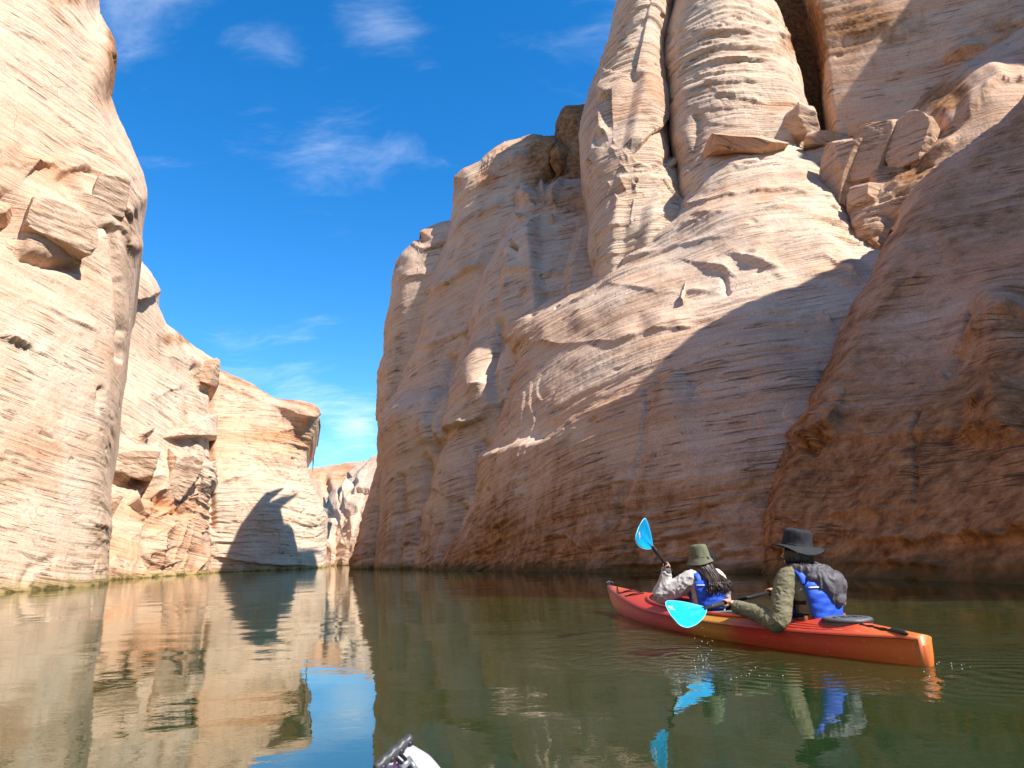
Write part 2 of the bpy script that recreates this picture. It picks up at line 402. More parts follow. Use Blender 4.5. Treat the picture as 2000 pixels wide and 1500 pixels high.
# ---- left wall
LW = empty('canyon_wall_left', (-22, 35, 0), 'sunlit cream sandstone cliff rising from the water on the left', 'cliff', 'structure')
RW = empty('canyon_wall_right', (8, 26, 0), 'tall shaded sandstone cliff with pillars and buttresses on the right', 'cliff', 'structure')
FAR = empty('canyon_wall_far', (-20, 120, 0), 'distant pale slope and red mesa closing the canyon bend', 'cliff', 'structure')
for e_ in (LW, RW, FAR): e_.location = (0, 0, 0)

rock_face('rock_face', [(-900, 1290), (-400, 1240), (0, 1200), (210, 1165)], [(-900, -420), (-300, -420), (180, -420)],
    [(-900, 1290), (-900, -420)],
    [(210, 1165), (211, 1133), (212, 1080), (214, 1040), (217, 960), (222, 900), (230, 850), (240, 780), (248, 700), (255, 640), (262, 580), (268, 520), (275, 480), (280, 430), (283, 370), (278, 340), (260, 300), (240, 255), (225, 220), (213, 185), (217, 150), (217, 90), (205, 60), (190, 30), (192, 0), (186, -200), (180, -420)],
    [(-900, 1250, 13), (-900, 500, 14), (-900, 0, 15), (-900, -400, 17), (-450, 1200, 20.5), (-450, 500, 21.3), (-450, -400, 24), (0, 1160, 28), (0, 700, 28.8), (0, 300, 30), (0, 0, 31), (0, -400, 34),
     (120, 1147, 31.5), (120, 700, 32), (120, 300, 33), (120, 0, 34), (210, 1133, 36.5), (225, 800, 36.2), (250, 500, 36), (270, 380, 36.3), (215, 100, 36.5), (190, 0, 37), (180, -400, 41)],
    250, 480, LW, ub=(.2, .80), vb=(.86, .735), free='rt', roll=(45, 5.0), tilt=(0.05, 0.13), rough=0.35, ledge=0.42, seed=1, back=16,
    feats=[('lip', [(60, 325), (95, 325), (130, 335), (165, 332), (200, 345), (225, 385), (238, 412)], 1.1, 45),
           ('crack', [(125, 350), (150, 390), (180, 425), (195, 445)], 0.9, 16), ('bump', 205, 385, 45, 50, .8, 20),
           ('bump', 85, 450, 62, 55, 1.9, 20), ('crack', [(15, 430), (30, 470), (40, 500), (90, 518), (150, 525)], 1.3, 8), ('crack', [(0, 385), (25, 420), (15, 450)], 2.2, 20),
           ('lip', [(-30, 310), (20, 330), (40, 330)], 0.7, 20), ('lip', [(0, 360), (45, 405), (100, 440), (150, 460)], 0.5, 22),
           ('crack', [(215, 445), (225, 500), (232, 560), (236, 640), (232, 700)], 1.0, 7), ('lip', [(215, 440), (240, 450), (252, 475)], 0.9, 25),
           ('lip', [(0, 650), (40, 670), (75, 685)], 0.8, 25), ('lip', [(0, 570), (70, 590), (130, 620), (175, 640)], 0.3, 14),
           ('crack', [(195, 760), (190, 800)], 0.5, 6),
           ('lip', [(195, 15), (185, 60), (205, 100)], 0.8, 20), ('bump', 200, 115, 22, 75, 1.0, 0), ('lip', [(40, 60), (110, 95), (160, 110)], 0.35, 20),
           ('crack', [(105, 1090), (60, 1110), (45, 1140)], 0.25, 8), ('lip', [(180, 1025), (205, 1030)], 0.4, 14)],
    tint=lambda x, y, p: np.clip(0.10 + 0.75 * blob(x, y, 60, 320, 190, 40) + 0.55 * blob(x, y, 20, 240, 120, 45) + 0.6 * blob(x, y, 10, 410, 40, 25) + 0.8 * blob(x, y, 208, 130, 22, 80) + .25 * blob(x, y, 60, 900, 120, 60), 0, 1),
    stain_shade=lambda x, y, p: np.clip(0.02 + 0.75 * blob(x, y, 210, 110, 14, 80) + 0.35 * blob(x, y, 130, 0, 60, 16), 0, 1),
    pale=lambda x, y, p: np.clip(0.25 + 0.6 * blob(x, y, 120, 740, 130, 160) + .5 * blob(x, y, 130, 950, 80, 120), 0, 1))

rock_face('buttress', [(60, 1180), (210, 1160), (415, 1142)], [(60, 300), (180, 430), (268, 528), (283, 545), (300, 575), (315, 605), (325, 633), (336, 640), (350, 652), (365, 668), (385, 682), (400, 693), (415, 703), (426, 716)],
    [(60, 1180), (60, 300)], [(415, 1142), (415, 1110), (413, 1040), (410, 1000), (408, 900), (405, 800), (409, 766), (425, 745), (426, 716)],
    [(60, 1150, 49), (215, 1133, 50), (300, 1125, 57), (415, 1117, 68), (60, 700, 56), (60, 300, 60), (230, 800, 56.5), (330, 800, 64), (405, 800, 71), (270, 540, 60), (330, 640, 66), (420, 720, 74), (300, 700, 62.5), (230, 920, 56), (330, 920, 63)],
    240, 340, LW, ub=(.15, .36), free='rt', roll=(22, 3.5), tilt=(0.12, 0.14), rough=0.7, ledge=0.9, seed=2, back=22, lipk=.3,
    feats=[('shelf', [(200, 935), (240, 945), (290, 985), (340, 1005), (400, 1040), (430, 1060)], 3.6, 35, 260), ('bump', 255, 905, 34, 42, 2.0, -30), ('bump', 335, 930, 34, 55, 2.2, 40),
           ('crack', [(228, 935), (262, 940), (282, 935)], 3.2, 10), ('crack', [(290, 965), (320, 985), (360, 1005)], 2.8, 9), ('crack', [(285, 925), (295, 955)], 2.0, 7),
           ('crack', [(382, 720), (395, 740), (402, 765)], 2.5, 8), ('lip', [(300, 780), (335, 760)], 0.8, 14), ('lip', [(310, 850), (375, 860)], 0.6, 10),
           ('lip', [(300, 1085), (330, 1100), (345, 1108)], 0.4, 8), ('crack', [(365, 760), (375, 850), (380, 1000)], 0.6, 8), ('lip', [(340, 700), (400, 735)], 0.7, 14), ('lip', [(215, 1045), (255, 1055)], 0.5, 12)],
    tint=lambda x, y, p: np.clip(0.14 + 0.9 * blob(x, y, 320, 985, 60, 26) + 0.5 * sstep(y, 960, 1040) + 0.6 * blob(x, y, 400, 720, 40, 30), 0, 1),
    stain_shade=lambda x, y, p: np.clip(0.03 + 0.45 * blob(x, y, 365, 665, 70, 14) + .4 * blob(x, y, 410, 745, 22, 28), 0, 1), pale=lambda x, y, p: 0.45 * sstep(980 - y, 0, 60))

rock_face('headland', [(330, 1150), (415, 1141), (520, 1137), (638, 1133)], [(330, 650), (400, 690), (427, 718), (450, 731), (480, 745), (510, 764), (535, 779), (560, 782), (590, 786), (612, 797), (619, 808)],
    [(330, 1150), (330, 650)], [(638, 1133), (638, 1100), (638, 1005), (631, 990), (619, 960), (605, 930), (595, 905), (598, 880), (611, 850), (617, 825), (619, 808)],
    [(330, 1117, 70), (330, 800, 74), (330, 660, 76), (415, 1117, 73), (520, 1113, 76), (638, 1108, 83), (420, 900, 75), (618, 960, 84), (520, 900, 78), (430, 740, 81), (600, 810, 81), (540, 785, 83), (600, 880, 84), (560, 1000, 78)],
    220, 280, LW, ub=(.1, .27), free='rt', roll=(18, 4), tilt=(0.16, -0.05), rough=0.75, ledge=1.05, seed=3, back=26,
    feats=[('lip', [(540, 850), (570, 840), (612, 815)], .6, 20), ('crack', [(412, 760), (410, 850), (414, 1030)], 1.6, 7), ('lip', [(445, 940), (470, 935), (492, 926)], 1.0, 14), ('lip', [(430, 840), (460, 850)], 0.8, 10),
           ('lip', [(415, 1045), (440, 1050)], 0.8, 10), ('lip', [(420, 1085), (500, 1100), (600, 1105)], 1.3, 22), ('lip', [(430, 750), (520, 790), (600, 815)], 0.8, 18), ('lip', [(440, 780), (500, 800), (560, 805)], 0.6, 12),
           ('bump', 590, 805, 40, 22, 0.8, 10)],
    tint=lambda x, y, p: np.clip(0.10 + 0.95 * blob(x, y, 540, 860, 90, 32) + .4 * blob(x, y, 440, 860, 30, 80), 0, 1),
    stain_shade=lambda x, y, p: np.clip(0.02 + 0.5 * np.exp(-np.abs(y - np.interp(x, [427, 510, 620], [722, 766, 806])) / 8), 0, 1), pale=lambda x, y, p: 0.4 * sstep(y, 900, 960))

# ---- far end of the reach
rock_face('mesa', [(480, 1125), (800, 1125)], [(480, 925), (590, 919), (603, 916), (640, 913), (671, 909), (673, 905), (700, 903), (706, 906), (730, 903), (800, 900)], [(480, 1125), (480, 925)], [(800, 1125), (800, 900)],
    [(480, 1100, 150), (650, 1100, 158), (800, 1100, 150), (480, 930, 168), (650, 910, 176), (800, 905, 168), (650, 950, 165)], 100, 90, FAR, free='t', roll=(14, 8), rough=1.4, ledge=2.6, seed=4, back=60,
    feats=[('lip', [(560, 930), (640, 930), (690, 926)], 2.2, 14), ('lip', [(600, 948), (650, 950), (700, 945)], 2.5, 10), ('crack', [(635, 930), (640, 960), (650, 1000)], 4, 6)],
    tint=lambda x, y, p: np.clip(1.1 - sstep(y, 935, 965), 0, 1), stain_shade=0.12)
rock_face('talus_slope', [(560, 1135), (640, 1133), (760, 1133)], [(560, 1040), (600, 1010), (637, 985), (655, 960), (672, 945), (690, 928), (700, 915), (712, 903), (738, 892), (790, 880)], [(560, 1135), (560, 1040)], [(760, 1133), (790, 880)],
    [(560, 1108, 116), (640, 1107, 110), (700, 1107, 104), (760, 1107, 98), (637, 990, 122), (690, 930, 128), (738, 895, 130), (700, 1000, 114), (760, 1000, 108)], 130, 150, FAR, free='t', roll=(12, 5), tilt=(0.3, 0.1), rough=0.4, ledge=0.7, lipk=.2, seed=5, back=40,
    feats=[('shelf', [(637, 1005), (660, 1012), (690, 1005), (710, 1010)], 5.0, 14, 60), ('bump', 672, 975, 34, 24, 3.0, 0), ('shelf', [(640, 1060), (670, 1075), (700, 1080)], 2.5, 12, 60), ('lip', [(690, 990), (712, 1005)], 1.5, 8)],
    tint=lambda x, y, p: np.clip(1.1 - sstep(y, 900, 925), 0, 1), stain_shade=0.02, pale=0.6)

# ---- right wall
stL = lambda x, y, p: np.clip(0.02 + 0.28 * sstep(9.0 - p[:, 2], 0, 8) + .14 * fbm(p * 0.08, 2), 0, 1)  # some varnish, with the lower buttresses' shade painted into the colour
rock_face('buttress', [(676, 1138), (730, 1140), (800, 1140), (1000, 1140)], [(773, 508), (785, 492), (800, 479), (822, 466), (820, 452), (850, 440), (882, 430), (930, 425), (1000, 425)],
    [(676, 1138), (683, 1112), (690, 1080), (700, 1040), (712, 990), (722, 950), (735, 905), (740, 850), (737, 800), (735, 760), (745, 720), (748, 680), (760, 620), (763, 580), (768, 535), (773, 508)], [(1000, 1140), (1000, 425)],
    [(683, 1112, 60), (730, 1112, 57), (800, 1114, 54), (1000, 1115, 50), (740, 850, 59.5), (800, 850, 57.5), (760, 600, 59), (850, 600, 57), (780, 500, 58.5), (880, 440, 57.5), (1000, 450, 56), (1000, 700, 58)],
    160, 320, RW, free='lt', roll=(34, 2.6), tilt=(-0.12, 0.12), rough=0.8, ledge=0.95, seed=6, back=4, lipk=.8,
    feats=[('crack', [(720, 1112), (732, 1040), (742, 960), (750, 900)], 1.0, 9), ('lip', [(810, 480), (830, 490), (880, 470)], .6, 16), ('lip', [(800, 540), (860, 540)], 0.5, 12),
           ('lip', [(745, 800), (800, 790)], 0.6, 20)],
    tint=lambda x, y, p: np.clip(0.10 + 0.6 * sstep(520 - y, 0, 60), 0, 1), stain_shade=stL, pale=0.5)

rock_face('buttress', [(722, 1140), (800, 1140), (1000, 1141), (1200, 1141)],
    [(893, 347), (905, 333), (940, 318), (965, 296), (988, 279), (1040, 268), (1078, 279), (1091, 292), (1091, 245), (1104, 210), (1136, 207), (1200, 200)],
    [(722, 1140), (728, 1112), (745, 1000), (752, 930), (760, 860), (780, 790), (800, 720), (818, 660), (828, 610), (835, 560), (850, 520), (870, 470), (882, 430), (890, 395), (893, 347)], [(1200, 1141), (1200, 200)],
    [(725, 1112, 54.5), (800, 1113, 49.5), (900, 1115, 45.5), (1200, 1117, 40), (790, 800, 54.5), (900, 800, 50), (850, 560, 55), (950, 560, 51.5), (900, 350, 55.5), (1040, 280, 54), (1000, 450, 52), (1100, 230, 54.5), (1100, 600, 49.5), (1200, 500, 50)],
    240, 360, RW, free='lt', roll=(38, 3.2), tilt=(-0.15, 0.1), rough=0.8, ledge=1.0, seed=7, back=4, lipk=.75,
    feats=[('bump', 850, 830, 70, 70, 1.5, 0), ('crack', [(880, 700), (870, 760), (862, 850), (865, 880)], 0.9, 9), ('lip', [(815, 880), (850, 872), (880, 866), (930, 880)], 1.6, 60), ('bump', 770, 830, 40, 70, 1.2, 10),
           ('lip', [(893, 352), (930, 345), (1000, 320), (1080, 300)], 1.0, 22), ('lip', [(905, 385), (960, 350), (1040, 330)], 0.8, 16), ('lip', [(950, 420), (1020, 380), (1120, 360)], 0.9, 20), ('lip', [(845, 570), (900, 540), (950, 520)], 0.8, 30),
           ('lip', [(830, 680), (880, 660), (920, 650)], 0.5, 30), ('crack', [(1091, 292), (1080, 330), (1060, 350)], 1.5, 8), ('crack', [(800, 1112), (815, 1030), (830, 960), (838, 900)], 1.0, 8), ('crack', [(765, 1112), (775, 1030), (785, 930)], 0.7, 7)],
    tint=lambda x, y, p: np.clip(0.10 + 0.75 * sstep(420 - y, 0, 60), 0, 1),
    stain_shade=lambda x, y, p: np.clip(stL(x, y, p) + 0.5 * sstep(460 - y, 0, 70) * sstep(x, 960, 1080), 0, 1), pale=0.5)

rock_face('buttress', [(800, 1141), (900, 1141), (1200, 1142)], [(1008, 398), (1040, 372), (1090, 352), (1150, 350), (1200, 345)],
    [(800, 1141), (808, 1112), (830, 1010), (850, 950), (885, 850), (890, 760), (902, 680), (920, 600), (942, 520), (985, 450), (1008, 398)], [(1200, 1142), (1200, 345)],
    [(805, 1112, 46.5), (850, 950, 47), (895, 830, 46.5), (920, 600, 48.5), (990, 450, 50), (1010, 400, 51), (1160, 400, 48), (1160, 560, 44.5), (1150, 800, 40), (1200, 1113, 33), (1000, 1113, 38), (900, 1114, 41.5), (1000, 800, 43), (1050, 600, 45.5)],
    210, 380, RW, free='lt', roll=(40, 3.5), tilt=(-0.12, 0.08), rough=0.7, ledge=0.8, seed=8, back=5, lipk=.6,
    feats=[('shelf', [(985, 465), (1050, 440), (1150, 430)], 1.6, 24, 140), ('bump', 1060, 490, 70, 80, 1.2, 0), ('lip', [(1000, 552), (1060, 556), (1120, 545)], 0.7, 22), ('bump', 935, 760, 44, 90, 1.4, 8), ('crack', [(985, 640), (975, 720), (985, 800)], 0.8, 8),
           ('lip', [(900, 838), (945, 834), (980, 800)], 1.3, 55), ('lip', [(950, 775), (985, 762)], 0.7, 14), ('crack', [(950, 870), (942, 920), (930, 960)], 0.8, 9), ('bump', 890, 900, 40, 80, 1.2, 15), ('lip', [(1040, 590), (1100, 580)], 0.8, 16),
           ('crack', [(860, 1112), (880, 1050), (905, 990)], 0.8, 8), ('lip', [(860, 960), (890, 975), (925, 960)], 0.5, 20)],
    tint=lambda x, y, p: np.clip(0.10 + 0.6 * blob(x, y, 1080, 380, 90, 40), 0, 1),
    stain_shade=lambda x, y, p: np.clip(stL(x, y, p) * 0.95 + 0.35 * blob(x, y, 1100, 390, 70, 26), 0, 1), pale=lambda x, y, p: 0.35 + 0.5 * blob(x, y, 1060, 510, 90, 90) + 0.8 * blob(x, y, 915, 1030, 26, 50))  # the blobs paint sunlit patches into the colour

rock_face('pillar', [(1140, 640), (1360, 640)], [(1225, -130), (1262, -135), (1325, -130)],
    [(1165, 640), (1160, 520), (1150, 480), (1149, 430), (1145, 380), (1135, 330), (1134, 260), (1144, 200), (1165, 130), (1186, 80), (1205, 0), (1215, -70), (1225, -130)],
    [(1360, 640), (1350, 400), (1338, 340), (1314, 290), (1306, 230), (1300, 160), (1291, 110), (1301, 60), (1313, 0), (1320, -70), (1325, -130)],
    [(1140, 300, 41.5), (1220, 300, 39.6), (1310, 300, 40.8), (1155, 500, 40.5), (1250, 450, 38.8), (1200, 0, 42.5), (1260, 0, 41.4), (1310, 0, 42.5), (1220, -130, 43.5), (1310, -130, 43.5), (1340, 400, 40.3), (1160, 640, 39.5), (1350, 640, 38.5)],
    150, 330, RW, vb=(.9, .83), free='lrt', roll=(42, 3.2), tilt=(-0.14, 0.06), rough=0.3, ledge=1.0, seed=9, back=7, lipk=.22,
    feats=[('shelf', [(1130, 380), (1180, 372), (1250, 362), (1300, 345), (1345, 335)], 2.0, 22, 170), ('lip', [(1150, 330), (1230, 350), (1290, 330)], 0.7, 30), ('lip', [(1200, 240), (1260, 245), (1305, 225)], 0.5, 20), ('lip', [(1160, 195), (1230, 190)], 0.5, 10),
           ('lip', [(1215, 470), (1270, 440), (1335, 400)], 0.7, 20), ('lip', [(1170, 455), (1230, 440)], 0.6, 12), ('lip', [(1150, 510), (1210, 500)], 0.8, 12), ('crack', [(1280, 330), (1310, 310), (1320, 290)], 1.0, 7), ('lip', [(1180, 150), (1290, 150)], 0.4, 12)],
    tint=lambda x, y, p: np.clip(0.10 + 0.85 * blob(x, y, 1240, 175, 80, 60), 0, 1), stain_shade=0.03, pale=lambda x, y, p: 0.45 + 0.4 * sstep(y, 380, 420))

rock_face('pillar', [(1290, 560), (1620, 560)], [(1310, -130), (1390, -135), (1470, -130)],
    [(1320, 560), (1320, 400), (1312, 300), (1304, 220), (1296, 160), (1292, 100), (1305, 50), (1313, 0), (1312, -70), (1310, -130)],
    [(1620, 560), (1600, 400), (1582, 265), (1577, 200), (1566, 130), (1546, 80), (1520, 20), (1495, -20), (1480, -70), (1470, -130)],
    [(1310, 0, 42), (1420, 0, 39.8), (1530, 30, 42), (1300, 200, 41), (1430, 200, 39), (1575, 200, 41), (1320, 400, 39.8), (1450, 400, 38.2), (1600, 400, 40), (1330, 560, 39), (1450, 560, 37.5), (1600, 560, 39.5), (1310, -130, 43.5), (1390, -130, 41.5), (1470, -130, 43.5)],
    180, 280, RW, vb=(.88, .81), free='lrt', roll=(46, 3.0), tilt=(-0.1, 0.06), rough=0.4, ledge=1.0, seed=10, back=7, lipk=.3,
    feats=[('lip', [(1320, 60), (1400, 62), (1480, 52), (1540, 75)], 0.6, 20), ('lip', [(1440, 190), (1490, 200), (1545, 208)], 0.9, 16), ('crack', [(1300, 200), (1380, 185), (1440, 190)], 0.25, 5), ('bump', 1545, 250, 34, 34, 1.5, 0), ('crack', [(1365, 230), (1355, 290), (1340, 320)], 1.0, 10),
           ('bump', 1330, 265, 24, 30, 0.8, 0), ('lip', [(1290, 140), (1340, 120), (1380, 160), (1400, 180)], 0.5, 18)],
    tint=lambda x, y, p: np.clip(0.08 + 0.9 * blob(x, y, 1510, 206, 45, 8) + .2 * blob(x, y, 1450, 90, 120, 30), 0, 1), stain_shade=lambda x, y, p: 0.02 + 0.25 * blob(x, y, 1400, 100, 110, 12) + 0.9 * blob(x, y, 1550, 20, 24, 70), pale=0.5)

rock_face('back_wall', [(1600, 480), (1800, 520), (2400, 520)], [(1525, -130), (1800, -135), (2400, -140)], [(1612, 480), (1610, 265), (1592, 130), (1574, 0), (1550, -70), (1525, -130)], [(2400, 520), (2400, -140)],
    [(1555, -130, 46), (1580, 0, 45), (1612, 265, 43.5), (1800, 100, 40.5), (2000, 0, 37.5), (2400, -100, 32), (1700, 300, 41.5), (2000, 300, 35.5), (2400, 300, 30), (1800, -130, 42), (2400, -130, 33)],
    200, 200, RW, ub=(.85, .58), vb=(.85, .79), free='lt', roll=(30, 5), tilt=(0.34, 0.12), rough=0.55, ledge=0.75, seed=11, back=20,
    feats=[('lip', [(1740, 60), (1760, 40), (1770, 30)], 0.5, 14), ('lip', [(1860, 120), (1920, 100), (2000, 60)], 1.4, 40), ('lip', [(1620, 80), (1700, 60), (1800, 10)], 0.4, 30)],
    tint=lambda x, y, p: np.clip(0.45 + 0.3 * blob(x, y, 1950, 80, 120, 60), 0, 1), stain_shade=lambda x, y, p: np.clip(0.10 + 0.45 * blob(x, y, 1680, 50, 100, 50) + 0.8 * blob(x, y, 1590, 150, 18, 130) + .4 * blob(x, y, 1960, 60, 60, 20), 0, 1))  # narrow dark strip paints in the shade of the crevice

rock_face('crevice_wall', [(1430, 480), (1760, 480)], [(1430, -130), (1760, -130)], [(1430, 480), (1430, -130)], [(1760, 480), (1760, -130)],
    [(1430, 480, 52), (1760, 480, 52), (1430, -130, 53), (1760, -130, 53), (1590, 0, 54)], 50, 100, RW, free='t', roll=(20, 3), seed=21, back=8, tint=0.5, stain_shade=0.75)  # dark colour puts the crevice's shade on this wall
rock_face('ledge_slope', [(1500, 760), (1700, 820), (2400, 820)],
    [(1530, 300), (1580, 283), (1620, 270), (1660, 262), (1735, 255), (1750, 236), (1790, 205), (1830, 178), (1900, 132), (2000, 55), (2150, -50), (2400, -220)], [(1500, 760), (1530, 300)], [(2400, 820), (2400, -220)],
    [(1530, 320, 39), (1620, 300, 37.2), (1735, 265, 35.5), (1900, 140, 34), (2000, 60, 33), (2400, -200, 29), (1640, 450, 34), (1740, 400, 32), (1740, 600, 29), (1600, 700, 30.5), (2000, 300, 28), (2400, 200, 24), (2000, 600, 22.5), (2400, 600, 18.5), (1850, 250, 32), (1900, 400, 28)],
    240, 240, RW, ub=(.85, .58), free='t', roll=(20, 4), tilt=(0.30, 0.1), rough=0.9, ledge=1.1, seed=12, back=10,
    feats=[('crack', [(1620, 330), (1630, 380), (1640, 420), (1660, 470)], 2.0, 14), ('lip', [(1640, 300), (1690, 300), (1740, 290)], 0.8, 18), ('crack', [(1690, 300), (1690, 340), (1700, 380)], 1.0, 7), ('bump', 1660, 330, 30, 55, 1.2, 0), ('bump', 1710, 320, 24, 45, 1.4, 0),
           ('bump', 1940, 200, 90, 70, 2.2, -30), ('lip', [(1860, 260), (1900, 240), (1960, 190), (2000, 170)], 1.4, 50), ('crack', [(1770, 290), (1775, 330)], 0.8, 6), ('lip', [(1740, 380), (1800, 340), (1860, 290)], 0.9, 30), ('crack', [(1700, 560), (1730, 500), (1750, 430)], 2.0, 14), ('lip', [(1650, 470), (1720, 480)], 0.8, 20)],
    tint=lambda x, y, p: np.clip(0.3 + 0.5 * blob(x, y, 1690, 290, 70, 40), 0, 1), stain_shade=lambda x, y, p: np.clip(0.12 + 0.7 * blob(x, y, 1850, 200, 45, 30) + 0.4 * blob(x, y, 1780, 330, 60, 60) + .4 * sstep(y, 420, 520), 0, 1), pale=lambda x, y, p: 0.5 * blob(x, y, 1780, 250, 40, 30))

stE = lambda x, y, p: np.clip(-0.04 + 0.32 * sstep(11.0 - p[:, 2], 0, 9) + 0.24 * sstep(5.0 - p[:, 2], 0, 5) + .16 * fbm(p * 0.10, 2), 0, 1)  # shade of the lower main face painted into the colour, over some varnish
rock_face('main_face', [(842, 1142), (1000, 1143), (1140, 1145), (1300, 1148), (1480, 1152), (1640, 1158)],
    [(952, 648), (1000, 616), (1060, 590), (1150, 542), (1200, 492), (1260, 452), (1310, 420), (1344, 380), (1345, 325), (1372, 290), (1440, 272), (1500, 276), (1540, 281), (1590, 302), (1622, 340), (1650, 400), (1690, 450), (1800, 520)],
    [(842, 1142), (850, 1115), (900, 1040), (945, 940), (962, 880), (985, 790), (1003, 720), (1000, 690), (952, 648)], [(1640, 1158), (1700, 900), (1740, 700), (1800, 520)],
    [(850, 1115, 40.5), (1000, 1116, 33), (1140, 1117, 27.6), (1300, 1118, 23.5), (1480, 1120, 20.2), (1640, 1125, 19.5), (945, 930, 39.3), (1140, 900, 30), (1300, 900, 25.8), (1500, 900, 22.3), (1680, 900, 22), (1000, 700, 41), (1140, 700, 34), (1300, 700, 29), (1500, 700, 25.3), (1720, 700, 25.5),
     (1060, 590, 42), (1200, 550, 37), (1350, 550, 32.5), (1550, 550, 29), (1740, 550, 28), (1310, 420, 38.3), (1450, 400, 35), (1620, 400, 34), (1345, 330, 39.5), (1440, 275, 38.5), (1590, 300, 37.5), (1700, 480, 31.5)],
    480, 470, RW, free='lt', roll=(46, 3.2), tilt=(-0.10, 0.10), rough=0.75, ledge=1.3, seed=13, back=10, lipk=0.36,
    feats=[('lip', [(1035, 668), (1090, 676), (1150, 664), (1205, 672), (1260, 650), (1320, 640)], 0.9, 60, .4),
           ('shelf', [(968, 872), (1020, 852), (1060, 846), (1110, 812), (1150, 790), (1210, 772), (1300, 745)], 1.6, 30, 150, .3),
           ('lip', [(1345, 350), (1400, 318), (1450, 330), (1520, 316)], 0.5, 16), ('lip', [(1350, 400), (1420, 384), (1500, 378), (1560, 384)], 0.8, 20), ('lip', [(1370, 425), (1460, 428), (1530, 420)], 0.4, 14), ('lip', [(1340, 440), (1390, 430)], .6, 16),
           ('lip', [(1440, 505), (1520, 520), (1600, 512), (1660, 540)], 0.9, 26), ('lip', [(1350, 515), (1420, 528)], 0.7, 16), ('lip', [(1520, 535), (1600, 542), (1700, 566)], 0.7, 18), ('crack', [(1412, 535), (1415, 560)], 0.5, 5), ('lip', [(1200, 560), (1290, 575), (1400, 560)], 0.4, 14),
           ('lip', [(1230, 500), (1320, 480), (1440, 470)], 0.45, 14), ('lip', [(1620, 622), (1590, 605), (1560, 612)], 0.6, 14), 
           ('crack', [(1142, 1118), (1148, 1080), (1185, 1060), (1200, 1010), (1240, 940), (1262, 880), (1275, 800), (1285, 740)], 0.5, 7), ('lip', [(1215, 1085), (1245, 1075), (1275, 1078), (1300, 1072)], 0.5, 20), ('lip', [(1075, 1055), (1110, 1048), (1130, 1060)], 0.6, 16),
           ('lip', [(1170, 960), (1215, 945), (1280, 945)], 0.3, 12), ('bump', 1600, 470, 60, 50, 1.3, 30), ('bump', 1440, 440, 140, 60, 1.0, 0), ('lip', [(1290, 745), (1400, 735), (1560, 745)], .35, 30),
           ('lip', [(1630, 380), (1600, 330), (1560, 310)], .7, 18)],
    tint=lambda x, y, p: np.clip(0.16 + 0.55 * blob(x, y, 1450, 385, 130, 28) + 0.5 * blob(x, y, 1600, 540, 80, 20) + 0.12 * sstep(y, 700, 800), 0, 1),
    stain_shade=lambda x, y, p: np.clip(stE(x, y, p) - 0.5 * blob(x, y, 1110, 715, 110, 34) - 0.4 * blob(x, y, 1090, 830, 110, 30), 0, 1),  # painted shade left off the sunlit shelves
    pale=lambda x, y, p: np.clip(0.75 * sstep(640 - y, 0, 60) + 1.0 * blob(x, y, 1110, 715, 120, 40) + 0.9 * blob(x, y, 1080, 850, 110, 30) + .8 * blob(x, y, 915, 1030, 30, 50) + .35 * blob(x, y, 1080, 960, 100, 60), 0, 1))  # sunlit dome, shelves and low patches painted paler

